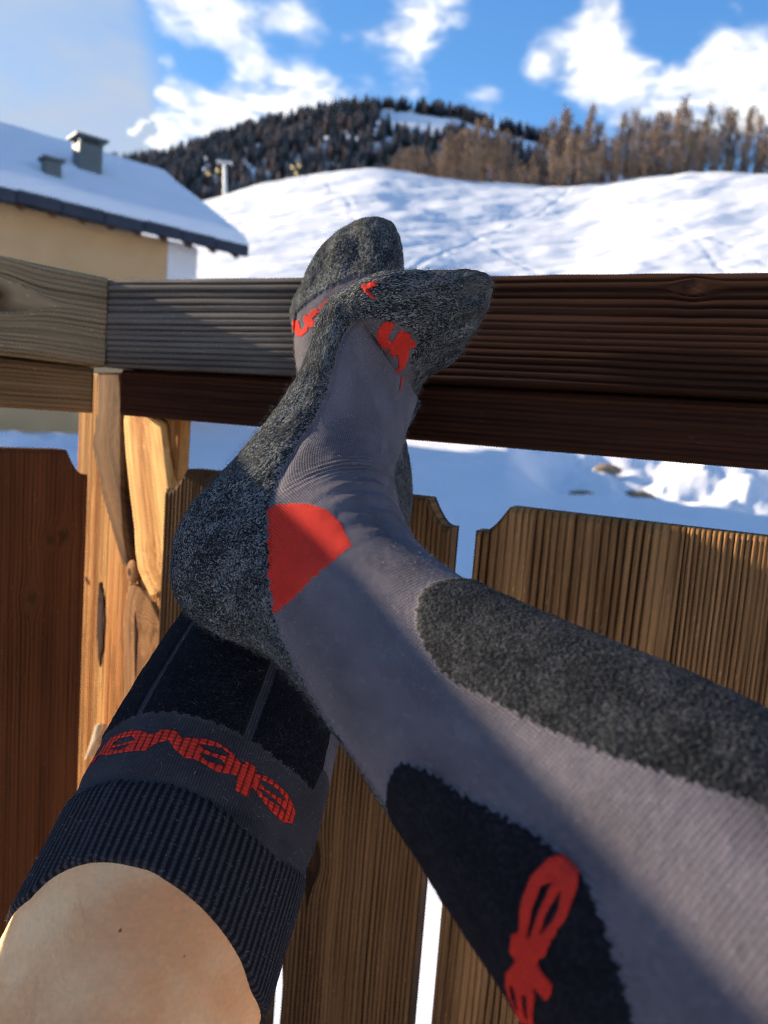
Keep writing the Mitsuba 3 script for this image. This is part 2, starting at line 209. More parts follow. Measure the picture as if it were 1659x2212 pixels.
def board(name, parent, org, eu, ev, W, L, thick, seed, du=.0008, dv=.0025, bev=.004, amp=.0012, top=None, mat=None, worn=0., label=None, pat=None, endk=1., edge=None):
    """Board with a modelled face: org its lower left corner on the face, eu across, ev along, thickness away from the face normal eu x ev.
    top(u): where the board ends along v (its shaped head). edge(v): extra inset of the left edge."""
    eu, ev = nrm(eu), nrm(ev); en = np.cross(eu, ev)
    nu, nv = max(int(W / du), 12), max(int(L / dv), 12)
    un = np.linspace(0, 1, nu)
    tn = np.linspace(0, 1, nv)
    # closer rows and columns near the rims
    un = un + 0 * un
    U0, V0 = np.meshgrid(un * W, tn, indexing='ij')
    Lu = L if top is None else top(U0)
    Vv = V0 * Lu
    Uu = U0
    if edge is not None:
        ins = edge(Vv)
        Uu = ins + U0 / W * (W - ins)
    col, ring = wood(Uu, Vv, seed, **(pat or {}))
    jit = 1 + worn * 1.6 * (vfbm(np.stack([Uu * 30, Vv * 14, Uu * 0 + seed], -1), 3, seed + 21) - .5)
    b = bev * jit
    dist = np.minimum(np.minimum(Uu - Uu.min(0, keepdims=True), Uu.max(0, keepdims=True) - Uu), endk * np.minimum(Vv, Lu - Vv))
    dd = np.clip(b - dist, 0, None)
    z = -(b - np.sqrt(np.maximum(b * b - dd * dd, 0)))
    z = z + amp * (ring - .6) * np.clip(dist / .002, .15, 1) + .0012 * (vfbm(np.stack([Uu * 25, Vv * 8, Uu * 0 + seed], -1), 3, seed + 31) - .5)
    P = org + Uu[..., None] * eu + Vv[..., None] * ev + z[..., None] * en
    per = np.concatenate([np.stack([np.arange(nu), np.zeros(nu, int)], 1), np.stack([np.full(nv - 1, nu - 1), np.arange(1, nv)], 1),
                          np.stack([np.arange(nu - 2, -1, -1), np.full(nu - 1, nv - 1)], 1), np.stack([np.zeros(nv - 2, int), np.arange(nv - 2, 0, -1)], 1)])
    pi = per[:, 0] * nv + per[:, 1]
    V = [P.reshape(-1, 3)]; C = [col.reshape(-1, 3)]; F = [tri(quads(nu, nv))]
    base = V[0][pi]; last = pi; n = nu * nv
    zb = ((base - org) @ en)[:, None]
    for k, f in enumerate((.12, .4, .7, 1.)):
        ringv = base - en * zb + en * (zb * (1 - f) - f * thick)
        V.append(ringv)
        m = .75 + .5 * n1(np.arange(len(pi)) * .31 + k * 1.7, seed)
        C.append(np.clip(col.reshape(-1, 3)[pi] * m[:, None], 0, 1))
        cur = n + np.arange(len(pi)); nx = np.roll(np.arange(len(pi)), -1)
        F.append(tri(np.stack([last, cur, cur[nx], last[nx]], 1)))
        last = cur; n += len(pi)
    V.append((org + eu * W / 2 + ev * L / 2 - en * thick)[None]); C.append(col.mean((0, 1))[None])
    F.append(np.stack([last, np.full(len(last), n), np.roll(last, -1)], 1))
    return add(name, ply((np.vstack(V), np.vstack(F)), mat or M_WOOD, smooth=True, color=np.vstack(C)), parent, **({'label': label} if label else {}))

# ------------------------------------------------------------------ the railing
RZ = np.array([0, 0, 1.0])
D1 = nrm([-0.9074, 0.4202, 0.0])                     # along the right-hand run, towards the far corner
N1 = np.array([-D1[1], D1[0], 0]) * 1.0
if N1[1] > 0: N1 = -N1                               # face of that run, towards the seat
D2 = nrm([-0.6469, -0.7626, 0.0])                    # along the left-hand run, from the corner towards the house
N2 = np.array([-D2[1], D2[0], 0]); N2 = N2 if N2[0] > 0 else -N2
Q1 = cam2world([(790 - 829.5) / FOC * .625, (700 - 1106) / FOC * .625, .625])
def on1(px, py, back=0.):                            # point of the right run's face plane (set back by so much) under a measured point
    s = sight(px, py); o = Q1 - N1 * back
    return s * ((o @ N1) / (s @ N1))
C1 = on1(238, 601)
def on2(px, py, back=0.):
    s = sight(px, py); o = C1 - N2 * back
    return s * ((o @ N2) / (s @ N2))
rail = thing('balcony_railing', 'weathered dark brown wooden balcony railing the crossed feet rest on', 'railing')
zt, zb = (on1(238, 601)[2] + on1(1659, 586)[2]) / 2, (on1(238, 791)[2] + on1(1659, 866)[2]) / 2
H1 = zt - zb
brownfade = lambda u, v: .75 * np.clip((v - .62) / .22, 0, 1)
E1, E2 = -D1, -D2                                    # eu along? boards: eu is across the grain (up), ev along the grain
# top rails: across = up, along the run; the normal eu x ev must point at the seat
def run_dir(d, n):
    return d if np.cross(RZ, d) @ n > 0 else -d
A1, A2 = run_dir(D1, N1), run_dir(D2, N2)
R1 = C1 - D1 * 1.25                                  # right-hand end of the right run (outside the frame)
def railpiece(name, d, n, start, length, z0, h, thick, seed, back, **kw):
    a = run_dir(d, n)
    o = start if a @ d > 0 else start + d * length
    o = np.array([o[0], o[1], z0]) - n * back
    kw.setdefault('endk', 3.)
    return board(name, rail, o, RZ, a, h, length, thick, seed, **kw)
GAP = .0012
fd = (lambda u, v: .72 * np.clip((v - .97) / .10, 0, 1)) if A1 @ D1 > 0 else (lambda u, v: .72 * np.clip((.42 - v) / .16, 0, 1))  # greyer left of the feet: grazing sun and sky sheen painted over weathering
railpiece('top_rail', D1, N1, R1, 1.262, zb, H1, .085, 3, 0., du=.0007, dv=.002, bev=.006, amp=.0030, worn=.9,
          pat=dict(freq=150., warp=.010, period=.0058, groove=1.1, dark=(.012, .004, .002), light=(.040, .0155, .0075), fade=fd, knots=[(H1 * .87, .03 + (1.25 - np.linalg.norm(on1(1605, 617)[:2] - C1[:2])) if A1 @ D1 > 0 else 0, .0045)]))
railpiece('top_rail', D2, N2, C1, .75, zb - .001, H1 + .002, .085, 4, 0., du=.0007, dv=.002, bev=.006, amp=.0016, worn=.9,
          pat=dict(freq=260., warp=.03, dark=(.06, .038, .016), light=(.36, .25, .12), grey=.3, knots=[(H1 * .62, (.105 if A2 @ D2 > 0 else .645), .012)]))
zl = (on1(260, 893, .012)[2] + on1(1659, 1022, .012)[2]) / 2
railpiece('lower_rail', D1, N1, R1, 1.25 - np.linalg.norm(on1(256, 840, .012)[:2] - (C1 - N1 * .012)[:2]), zl, zb - zl - .001, .06, 5, .012, du=.0007, dv=.003, bev=.005, amp=.0014,
          pat=dict(freq=300., warp=.008, dark=(.010, .003, .002), light=(.055, .018, .007)))
q = on2(205, 893, .012)
railpiece('lower_rail', D2, N2, np.array([q[0], q[1], 0]) + N2 * .012, .72, q[2], zb - q[2] - .002, .06, 6, .012, du=.0007, dv=.003, bev=.005, amp=.0010,
          pat=dict(freq=260., warp=.02, dark=(.05, .027, .012), light=(.28, .16, .07)))
# planks with shouldered heads
def shoulder(W, dw, dh, left, right, L):
    def top(u):
        e = np.full(np.shape(u), L)
        for on, x in ((left, u), (right, W - u)):
            if on:
                t = np.clip(x / dw, 0, 1)
                c = np.where(t < .16, 0, np.sin((np.clip((t - .16) / .84, 0, 1)) * np.pi / 2 - np.pi / 2) + 1)
                e = e - dh * (1 - np.where(t >= 1, 1, c ** 1.0))
        return e
    return top
ZB = -.95
PB = .014                                            # planks stand this far behind the rail face
def plank1(pxl, pxr, pytop, left, right, seed, **kw):
    a, b = on1(pxl[0], pxl[1], PB), on1(pxr[0], pxr[1], PB)
    t = on1(*pytop, PB)[2]
    W = abs((b - a) @ D1)
    o = np.array([a[0], a[1], ZB])
    pr = {k: kw.pop(k) for k in list(kw) if k in ('dw', 'dh')}
    return board('plank', rail, o, -D1, RZ, W, t - ZB, .022, seed, top=shoulder(W, pr.get('dw', .026), pr.get('dh', .022), left, right, t - ZB), **kw)
ztop = (1120, 1098)
BR = dict(dark=(.026, .010, .003), light=(.38, .195, .075))
plank1((350, 1150), (633, 1150), (440, 1017), True, False, 11, du=.0011, dv=.004, bev=.003, amp=.0012, pat=dict(freq=260., dark=(.022, .011, .005), light=(.10, .050, .020)))
rag = lambda v: .006 + .020 * np.abs(n1(v * 17, 4) * 2 - 1) * np.clip((.85 - v) / .08, 0, 1)
plank1((640, 1190), (968, 1190), (870, 1070), False, True, 12, du=.0008, dv=.0025, bev=.003, amp=.0022, edge=rag, dw=.024,
       pat=dict(freq=300., warp=.012, dark=(.020, .010, .005), period=.0045, groove=1.3, light=(.20, .100, .038), knots=[(.047, -ZB - .232, .010), (.035, -ZB - .40, .009)]))
plank1((1022, 1190), (1479, 1160), ztop, True, False, 13, du=.0007, dv=.003, bev=.003, amp=.0032, pat=dict(freq=155., warp=.012, period=.0062, groove=1., **BR))
plank1((1481, 1160), (1990, 1160), ztop, False, False, 14, du=.0008, dv=.003, bev=.003, amp=.0022, pat=dict(freq=330., warp=.006, period=.0034, groove=1., **BR))
plank1((2010, 1160), (2900, 1160), ztop, True, True, 15, du=.002, dv=.006, bev=.003, amp=.002, pat=dict(freq=230., warp=.006, **BR))
def plank2(W, pr_, top_, left, right, seed, shift=0, label=None, **kw):
    b = on2(*pr_, PB); t = on2(*top_, PB)[2]
    o = np.array([b[0], b[1], ZB]) + D2 * (W + shift)
    return board('plank', rail, o, -D2, RZ, W, t - ZB, .022, seed, top=shoulder(W, .022, .024, left, right, t - ZB), label=label, **kw)
RD = dict(dark=(.035, .010, .004), light=(.145, .050, .017))
plank2(.125, (190, 1060), (60, 970), False, True, 21, du=.0008, dv=.003, bev=.003, amp=.0008, pat=dict(freq=240., warp=.012, knots=[(.102, -ZB - .130, .006), (.088, -ZB - .135, .005), (.072, -ZB - .19, .006)], **RD), label='dark red brown plank nearest the corner post on the left')
for k in range(2):
    plank2(.125, (190, 1060), (60, 970), k % 2 == 0, k % 2 == 1, 22 + k, shift=.126 * (k + 1), du=.003, dv=.01, bev=.003, amp=.0008, pat=dict(freq=240., **RD))
plank2(.125, (190, 1060), (60, 970), True, False, 25, shift=.440, du=.003, dv=.01, bev=.003, amp=.0008, pat=dict(freq=240., **RD))
_o = C1 + D2 * .34 - N2 * .015
board('added_shade_block', rail, np.array([_o[0], _o[1], -.068]), RZ, D2, .060, .16, .05, 33, du=.003, dv=.01, amp=.001, pat=dict(**RD))  # unseen block added to shade the knee, leaving a strip of sun
# rails that carry the planks below the frame
for d, n, st, ln in ((D1, N1, R1, 1.2), (D2, N2, C1 + D2 * .06, .7)):
    a = run_dir(d, n); o = st if a @ d > 0 else st + d * ln
    board('bottom_rail', rail, np.array([o[0], o[1], ZB + .05]) - n * (PB + .024), RZ, a, .06, ln, .05, 31, du=.004, dv=.02, amp=.001)
# corner post and the split timber on it
PF = PB + .026
NP = nrm([-.70, -.714, 0.0]); EP = np.cross(RZ, NP) * -1
EP = np.array([-NP[1], NP[0], 0])
if EP[0] < 0: EP = -EP
PO = on1(388, 930, PF)
def onp(px, py, back=0.):                            # point of the post's face under a measured point
    s = sight(px, py); o = PO - NP * back
    return s * ((o @ NP) / (s @ NP))
pa, pb_ = onp(168, 930), onp(388, 930)
PW = abs((pb_ - pa) @ EP)
YL = dict(dark=(.15, .055, .014), light=(.60, .33, .11), period=.0048, groove=1.1, streak=(.30, .105, .026))
board('post', rail, np.array([pa[0], pa[1], ZB - .1]), EP, RZ, PW, zb - ZB + .098, .012, 41, du=.0009, dv=.003, bev=.004, amp=.0012, pat=dict(freq=330., warp=.004, **YL), label='pale yellow corner post with deep grain')
def sliver(name, pts_f, back, thick, seed, pat, label=None, amp=.001):
    """A split piece of timber on the post: its outline measured on the post face, rows from top to bottom (left x, right x, y)."""
    rows = np.array(pts_f, float)
    n = 60
    t = np.linspace(0, 1, n); tr = np.linspace(0, 1, len(rows))
    R = np.stack([np.interp(t, tr, rows[:, k]) for k in range(3)], 1)
    P, C = [], []
    m = 26
    for i in range(n):
        a, b = onp(R[i, 0], R[i, 2], -back), onp(R[i, 1], R[i, 2], -back)
        s = np.linspace(0, 1, m)[:, None]
        p = a + (b - a) * s
        u = np.linalg.norm(p - a, axis=1); w = np.linalg.norm(b - a)
        e = np.minimum(u, w - u)
        v = np.full(m, -p[:, 2].mean())
        cc, rg = wood(u + seed * .1, v, seed, **pat)
        z = -np.clip(.004 - e, 0, None) ** 2 / .004 * 1.2 + amp * (rg - .5) - .006 * (s[:, 0] - .5) ** 2
        P.append(p + NP * z[:, None]); C.append(cc)
    P, C = np.array(P), np.array(C)
    f = tri(quads(n, m))
    per = np.concatenate([np.arange(m), m * np.arange(1, n) + m - 1, (n - 1) * m + np.arange(m - 2, -1, -1), m * np.arange(n - 2, 0, -1)])
    V = P.reshape(-1, 3); k = len(V); B = V[per] - NP * thick
    V2 = np.vstack([V, B]); j = np.arange(len(per)); f2 = tri(np.stack([per, np.roll(per, -1), k + np.roll(j, -1), k + j], 1))
    add(name, ply((V2, np.vstack([f, f2])), M_WOOD, smooth=True, color=np.vstack([C.reshape(-1, 3), C.reshape(-1, 3)[per] * .8])), rail, **({'label': label} if label else {}))
GB = dict(freq=300., warp=.004, dark=(.03, .013, .005), light=(.16, .08, .03))
YB = dict(freq=120., warp=.016, period=.006, groove=.7, dark=(.26, .09, .02), light=(.74, .46, .17), streak=(.36, .13, .03))
DK = dict(freq=200., warp=.004, dark=(.012, .006, .004), light=(.05, .02, .010))
sliver('split_strip', [(206, 258, 805), (206, 262, 880), (196, 262, 960), (214, 262, 1060), (240, 268, 1150), (262, 278, 1222)], .010, .010, 51, GB, 'brown strip slanting down the corner post')
sliver('dark_split', [(240, 252, 960), (240, 266, 1020), (246, 280, 1100), (256, 286, 1170), (270, 284, 1228)], .0042, .004, 52, DK, 'dark crack in the corner post')
sliver('split_slab', [(262, 296, 884), (262, 350, 912), (266, 358, 980), (274, 368, 1060), (284, 378, 1140), (286, 384, 1190), (292, 384, 1230), (306, 372, 1262), (318, 340, 1284)], .008, .008, 53, YB, 'bright yellow slab of split wood on the corner post')
sliver('post_strip', [(276, 296, 1262), (264, 326, 1300), (260, 350, 1350), (262, 344, 1430), (262, 340, 1640)], .005, .005, 54, dict(freq=230., warp=.01, dark=(.10, .036, .012), light=(.34, .175, .065), streak=(.13, .05, .018)))
sliver('dark_split', [(212, 218, 1258), (206, 226, 1290), (204, 228, 1340), (206, 224, 1400), (212, 216, 1440)], .0022, .002, 55, DK)
sliver('dark_split', [(288, 292, 1320), (286, 299, 1370), (287, 297, 1420), (290, 293, 1475)], .0062, .002, 58, DK)
sliver('pale_sliver', [(202, 214, 1566), (192, 208, 1600), (180, 188, 1640)], .018, .004, 56, dict(freq=100., dark=(.5, .4, .24), light=(.7, .6, .42)), 'pale cream wedge low on the corner post')  # small wedge in a paler colour than the post
kc = onp(287, 1235, -.006)
kv, kf = [], []
ks = trimesh.creation.icosphere(3, 1.0)
kvv = np.array(ks.vertices); kr = np.linalg.norm(kvv[:, :2], axis=1)
Vk = kc + (kvv[:, :1] * .012) * EP + (kvv[:, 1:2] * .013) * RZ + (kvv[:, 2:3] * .0045) * NP
add('knot', ply((Vk, ks.faces), M_WOOD, smooth=True, color=np.where((kr < .35)[:, None], [.05, .02, .01], np.where((np.sin(kr * 22) > 0)[:, None], [.24, .10, .035], [.34, .17, .06]))), rail)
add('screw_head', ply(trimesh.creation.icosphere(2, .0035).apply_scale([1, 1, 1]).apply_translation(onp(180, 1250, -.003)), bs('mat_white_paint', {'type': 'principled', 'base_color': rgb(.75, .73, .66), 'roughness': .4}), smooth=True), rail)
# ------------------------------------------------------------------ the legs: measured sections (front point, back point, side axis, half widths)
class Limb:
    def __init__(s, d):
        F, B = np.array(d['F']), np.array(d['B'])
        s.t = np.r_[0, np.cumsum(np.linalg.norm(np.diff(F, axis=0), axis=1) * .5 + np.linalg.norm(np.diff(B, axis=0), axis=1) * .5)]
        s.iF, s.iB = CubicSpline(s.t, F), CubicSpline(s.t, B)
        s.iL, s.iw = PchipInterpolator(s.t, nrm(np.array(d['L']))), PchipInterpolator(s.t, np.array(d['w']))
    def P(s, t, th):
        F, B, L, W = s.iF(t), s.iB(t), s.iL(t), s.iw(t)
        c, si = np.cos(th), np.sin(th); n = W[..., 2]
        cc, ss = np.sign(c) * np.abs(c) ** (2 / n), np.sign(si) * np.abs(si) ** (2 / n)
        return (F + B) / 2 + (F - B) / 2 * cc[..., None] + L * (np.where(si >= 0, W[..., 0], W[..., 1]) * ss)[..., None]
LR, LL = Limb(LEGS['R']), Limb(LEGS['L'])
R0 = .05                                              # cloth coordinate: u = angle * R0, v = length along the leg

def inside(mark, T, A):
    """Which cloth points (length T, angle A in degrees) lie in the outline."""
    m = np.array(MARKS[mark]); c = m[:, 1].mean()
    a = (A - c + 180) % 360 - 180 + c
    return shapely.contains_xy(Polygon(np.stack([m[:, 0] * 1000, m[:, 1]], 1)).buffer(0), T * 1000, a)
def sym(A):                                           # degrees from the front, 0..180
    return np.abs((A + 180) % 360 - 180)

# knitted materials, in cloth coordinates
def knit_height(p, n, uv):
    u, v = uv.x, uv.y
    w = dr.abs(dr.sin(u * (math.pi / .00115) + .35 * dr.sin(v * (2 * math.pi / .0016))))
    return (w * .75 + .25 * dr.sin(v * (2 * math.pi / .0016))) + .5 * noise(u * 900, v * 900, 3)
def rib_height(p, n, uv):
    u, v = uv.x, uv.y
    q = dr.sin(u * (2 * math.pi / .0030))
    return smoothstep(-.7, .5, q) + .18 * dr.sin(v * (2 * math.pi / .0018)) + .2 * noise(u * 900, v * 900, 3)
def terry_height(p, n, uv):
    return fbm(uv.x * 1100, uv.y * 1100, 5, octaves=2)
def knit_tone(p, n, uv):
    u, v = uv.x, uv.y
    w = dr.abs(dr.sin(u * (math.pi / .00115)))
    return .62 + .5 * w * (.75 + .5 * noise(u * 1000, v * 800, 9))
def knit(col_a, col_b):
    def f(p, n, uv):
        t = (knit_tone(p, n, uv) - .42) * .95 + .45 * (fbm(uv.x * 60, uv.y * 40, 2, octaves=3) - .5)
        return mix(col_a, col_b, dr.clip(t, 0, 1.2))
    return f
def ribs(col_a, col_b, lo=-.6, hi=.7):
    def f(p, n, uv):
        q = dr.sin(uv.x * (2 * math.pi / .0030))
        t = smoothstep(lo, hi, q) * (.55 + .5 * dr.abs(dr.sin(uv.y * (math.pi / .0016)))) + .3 * (noise(uv.x * 900, uv.y * 900, 4) - .5)
        return mix(col_a, col_b, dr.clip(t, 0, 1.2))
    return f
def terry(col_a, col_b, k=.62, pw=2.2):
    def f(p, n, uv):
        a = noise(uv.x * 1700, uv.y * 1700, 1) * .55 + noise(uv.x * 3300 + 7, uv.y * 2900, 2) * .45
        b = noise(uv.x * 130, uv.y * 130, 6)
        t = smoothstep(k - .26, k + .32, a + .18 * (b - .5))
        return mix(col_a, col_b, t)
    return f
def cloth(name, fn, hfn, hs, rough=.95, sheen=.10):
    return bs(name, {'type': 'twosided', 'b': {'type': 'bumpmap', 'scale': hs, 'h': proc(hfn, eps=2e-4), 'b': {'type': 'principled', 'base_color': proc(fn), 'roughness': rough, 'specular': .10, 'sheen': sheen}}})
K_GREY = cloth('mat_grey_knit', knit((.017, .0155, .019), (.160, .146, .168)), knit_height, .00022)
K_BAND = cloth('mat_band_knit', knit((.012, .012, .016), (.060, .058, .066)), knit_height, .00022)
K_RIB = cloth('mat_rib_knit', ribs((.007, .008, .012), (.040, .039, .046)), rib_height, .00045)
K_TERRY = cloth('mat_charcoal_terry', terry((.005, .007, .009), (.19, .205, .212), .64), terry_height, .00075)
K_SHIN = cloth('mat_shin_terry', terry((.006, .007, .0085), (.048, .050, .055), .60), terry_height, .0006)
K_NAVY = cloth('mat_black_terry', terry((.004, .0045, .007), (.014, .015, .021), .6), terry_height, .0005)
K_RED = cloth('mat_red_knit', knit((.24, .012, .009), (.60, .040, .025)), knit_height, .00022)
K_REDRIB = cloth('mat_red_ribbed', ribs((.10, .008, .007), (.62, .042, .026), -1.08, -.45), rib_height, .0005)
M_FUZZ_D = bs('mat_fuzz_charcoal', {'type': 'twosided', 'b': {'type': 'diffuse', 'reflectance': rgb(.10, .105, .11)}})
M_FUZZ_L = bs('mat_fuzz_grey', {'type': 'twosided', 'b': {'type': 'diffuse', 'reflectance': rgb(.30, .29, .31)}})

def smooth_wrap(a, k):
    for _ in range(k):
        a = (a + np.roll(a, 1, 1) + np.roll(a, -1, 1)) / 3
        a[1:-1] = (a[1:-1] + a[:-2] + a[2:]) / 3
    return a
def sock(parent, lb, rim, nt, na, classes, order, seed, side):
    """One cloth surface cut into its knitted zones; the zones share their edge vertices."""
    a = np.linspace(0, 2 * np.pi, na + 1)
    t1 = lb.t[-1]
    s = np.linspace(0, 1, nt)
    r = rim(a)
    T = r[None, :] + s[:, None] * (t1 - r[None, :])
    A = np.broadcast_to(a, T.shape)
    P = lb.P(T, A)
    cls = classes(T, np.degrees(A))                  # integer zone per point
    du = np.roll(P[:, :-1], -1, 1) - np.roll(P[:, :-1], 1, 1); du = np.concatenate([du, du[:, :1]], 1)
    N = nrm(np.cross(np.gradient(P, axis=0), du))
    N *= np.sign(((N * (P - P.mean(1, keepdims=True))).sum(-1)).mean())
    hgt = np.array([o[2] for o in order])[cls]
    h = smooth_wrap(hgt[:, :-1].copy(), 1); h = np.concatenate([h, h[:, :1]], 1)
    tz = np.array([o[3] for o in order])[cls]
    h = h + tz * (.0011 * (vfbm(P * 420, 2, seed) - .5) + .0016 * (vfbm(P * 130, 2, seed + 1) - .5)) + .0009 * (vfbm(P * 45, 3, seed + 2) - .5)
    h = h + side(T, np.degrees(A))
    # cuff edge: rolled in
    e = (T - r[None, :]) / .0022
    h = h - .0026 * np.clip(1 - e, 0, 1) ** 2
    P = P + N * h[..., None]
    Pw = cam2world(P)
    V = Pw.reshape(-1, 3); nc = na + 1
    UV = np.stack([A * R0, T], -1).reshape(-1, 2)
    q = quads(nt, nc)
    # normals of the whole surface, joined over the seam
    f = tri(q); fn = np.cross(V[f[:, 1]] - V[f[:, 0]], V[f[:, 2]] - V[f[:, 0]])
    VN = np.zeros_like(V)
    for k in range(3):
        np.add.at(VN, f[:, k], fn)
    VN = VN.reshape(nt, nc, 3); sm = VN[:, 0] + VN[:, -1]; VN[:, 0] = sm; VN[:, -1] = sm; VN = nrm(VN.reshape(-1, 3))
    sgn = np.sign(((VN.reshape(nt, nc, 3) * (Pw - Pw.mean(1, keepdims=True))).sum(-1)).mean())
    if sgn < 0:
        q = q[:, ::-1]; VN = -VN
    qc = cls.reshape(-1)[q[:, 0]] if sgn > 0 else cls.reshape(-1)[q[:, -1]]
    from meshkit import write_ply
    keys = {}
    for i, (name, mat, _, _, lab) in enumerate(order):
        qs = q[qc == i]
        if not len(qs):
            continue
        ids = np.unique(qs); mp = np.full(len(V), -1); mp[ids] = np.arange(len(ids))
        path = write_ply((V[ids], tri(mp[qs])), False, UV[ids], None, normals=VN[ids])
        sh = {'type': 'ply', 'filename': path, 'face_normals': False, 'bsdf': {'type': 'ref', 'id': mat}}
        keys[i] = add(name, sh, parent if i else None, **({'label': lab} if lab and i else {})) if i else None
        if i == 0:
            scene[parent] = sh
    return V, VN, cls.reshape(-1), q, qc, Pw, (s, a, r, t1)
def fuzz(parent, name, V, VN, q, qc, zones, n, length, width, mat, seed, lean=.9):
    g = np.random.default_rng(seed)
    qs = q[np.isin(qc, zones)]
    ar = np.linalg.norm(np.cross(V[qs[:, 1]] - V[qs[:, 0]], V[qs[:, 3]] - V[qs[:, 0]]), axis=1)
    pick = g.choice(len(qs), n, p=ar / ar.sum())
    w = g.random((n, 2))
    c = qs[pick]
    P = (V[c[:, 0]] * (1 - w[:, :1]) + V[c[:, 1]] * w[:, :1]) * (1 - w[:, 1:]) + (V[c[:, 3]] * (1 - w[:, :1]) + V[c[:, 2]] * w[:, :1]) * w[:, 1:]
    N = VN[c[:, 0]]
    tg = nrm(np.cross(N, g.normal(size=(n, 3)))); tg2 = np.cross(N, tg)
    L = length * (.35 + g.random(n) ** 2.2 * 1.3)
    ph = g.random(n) * 6.28; cur = g.normal(size=n) * 2.2
    pts = []
    k = 5
    for i in range(k):
        x = i / (k - 1)
        ang = cur * x
        out = N * (np.sin(x * 1.9) * .62 * L)[:, None]
        al = tg * (L * lean * (np.sin(ang) * .5 + x * .35))[:, None] + tg2 * (L * .5 * np.sin(ph + 4.5 * x) * x)[:, None]
        pts.append(P - N * .0004 + out + al)
    pts = np.stack(pts, 1)
    d = nrm(np.gradient(pts, axis=1)); view = nrm(-pts)
    sdir = nrm(np.cross(d, nrm(g.normal(size=(n, 1, 3)) * .8 + N[:, None]))) * (width * np.array([1, .95, .85, .7, .35]))[None, :, None]
    A_, B_ = pts + sdir, pts - sdir
    VV = np.stack([A_, B_], 2).reshape(-1, 3)
    base = (np.arange(n) * 2 * k)[:, None, None]
    i = np.arange(k - 1)
    qd = np.stack([2 * i, 2 * i + 1, 2 * i + 3, 2 * i + 2], -1)[None] + base
    add(name, ply((VV, tri(qd.reshape(-1, 4))), mat, smooth=False), parent, kind='stuff')

# zones of the sock on the foot in front
HL_T = np.array([0, .262, .28, .3449, .3572, .3642, .370, .3786, .3855, .4069, .4314, .4394, .4555, .4677, .4832, .5014, .5318, .5510, .5590, .5676, .575, .5852, .70])
HL_A = np.array([181, 181, 176, 157.2, 147, 143.2, 138.4, 132.8, 125.2, 99.2, 82.4, 77.2, 70.8, 67.2, 67.6, 68.4, 69.6, 64, 58.8, 51.2, 49, 44.8, 44.8])
def toe_front(sa):                                    # where the toe cap begins, by angle from the front
    return np.interp(sa, [0, 8, 16, 26, 38, 45, 60, 180], [.596, .5985, .6002, .597, .5927, .585, .575, .53])
def classes_R(T, A):
    sa = sym(A); A = A % 360; A = np.where(A > 180, A - 360, A)
    # ragged stitches along the outlines
    jt = .0007 * (np.floor(A / 3.0) % 2 - .5); ja = .7 * (np.floor(T / .0018) % 2 - .5)
    T_, A_ = T + jt, A + ja; S_ = sa + ja
    c = np.zeros(T.shape, int)
    c[S_ > np.interp(T_, HL_T, HL_A)] = 1
    c[(T_ > toe_front(sa)) & (T > .55)] = 1
    pad = np.interp(T_, [0, .2008, .2061, .2157, .2248, .2387, .2531, .2638, .2777, .2889, .299, .3081, .3172, .3262, .3312, .3335, .334, 1], [54, 60.4, 62.4, 66.8, 69.6, 74.4, 77.2, 79.2, 81.2, 83.6, 83.2, 80, 75.6, 66, 57, 46, -1, -1])
    c[(S_ < pad) & (T > .06)] = 2
    cp = np.interp(T_, [0, .12, .16, .1954, .1992, .2045, .2114, .2189, .2259, .2323, .2397, .2478, .2558, .2643, .2728, .2846, .2905, .2937, .2958, .2965, 1], [124, 124, 121, 118, 114.8, 110.8, 106.8, 102.8, 102, 102.4, 103.6, 105.6, 108.4, 111.6, 113.2, 118.4, 122.8, 130, 150, 181, 181])
    c[(S_ > cp) & (T > .06)] = 3
    c[T < .06] = 5
    for m in ('gore',):
        g = inside(m, T_, A_) | inside(m, T_, -A_)
        c[g] = 4
    return c
def side_R(T, A):
    """Pleats where the ankle bends, the crease under the toes."""
    sa = sym(A)
    h = .0007 * np.sin((T - .432) * 2 * np.pi / .0052) * np.exp(-((T - .436) / .009) ** 2) * np.clip(1.25 - sa / 75, 0, 1)
    h = h + .0008 * np.sin((T - .40) * 2 * np.pi / .0125 + .6 * np.sin(np.radians(A) * 2)) * np.exp(-((T - .405) / .022) ** 2) * np.clip(1.2 - sa / 60, 0, 1)
    h = h - .0016 * np.exp(-((sa - np.interp(T, HL_T, HL_A)) / 4.) ** 2) * ((T > .4) & (T < .57))
    h = h + .0028 * np.exp(-((T - .372) / .016) ** 2 - ((sa - 84) / 22) ** 2)
    # toes showing through the cap
    lat = np.interp(np.where(A % 360 > 180, A % 360 - 360, A % 360), [-110, -60, -15, 20, 60, 110], [0, 1, 2, 3, 4, 5])
    h = h + .0022 * np.cos(lat * 2 * np.pi) * -1 * np.clip((T - .612) / .01, 0, 1) * np.clip((.636 - T) / .008, 0, 1) * (sa < 110)
    return h
person = 'person'
labels[person] = {'label': 'person with bare knee and crossed legs in grey knee socks', 'category': 'person'}
sockR, sockL = person + '__sock', person + '__sock_001'
rimR = lambda a: np.full(np.shape(a), .035) + 0 * a
orderR = [('base', K_GREY, 0.0, .25, None), ('terry_sole', K_TERRY, .0014, 1., 'fuzzy charcoal heel, sole and toe cap'), ('shin_pad', K_SHIN, .0016, .35, 'speckled grey shin pad'),
          ('calf_pad', K_NAVY, .0015, .6, 'black calf pad with red letters'), ('heel_gusset', K_RED, .0003, .1, 'red wedge beside the heel'), ('cuff', K_RIB, .0002, .2, None)]
resR = sock(sockR, LR, rimR, 600, 440, classes_R, orderR, 5, side_R)
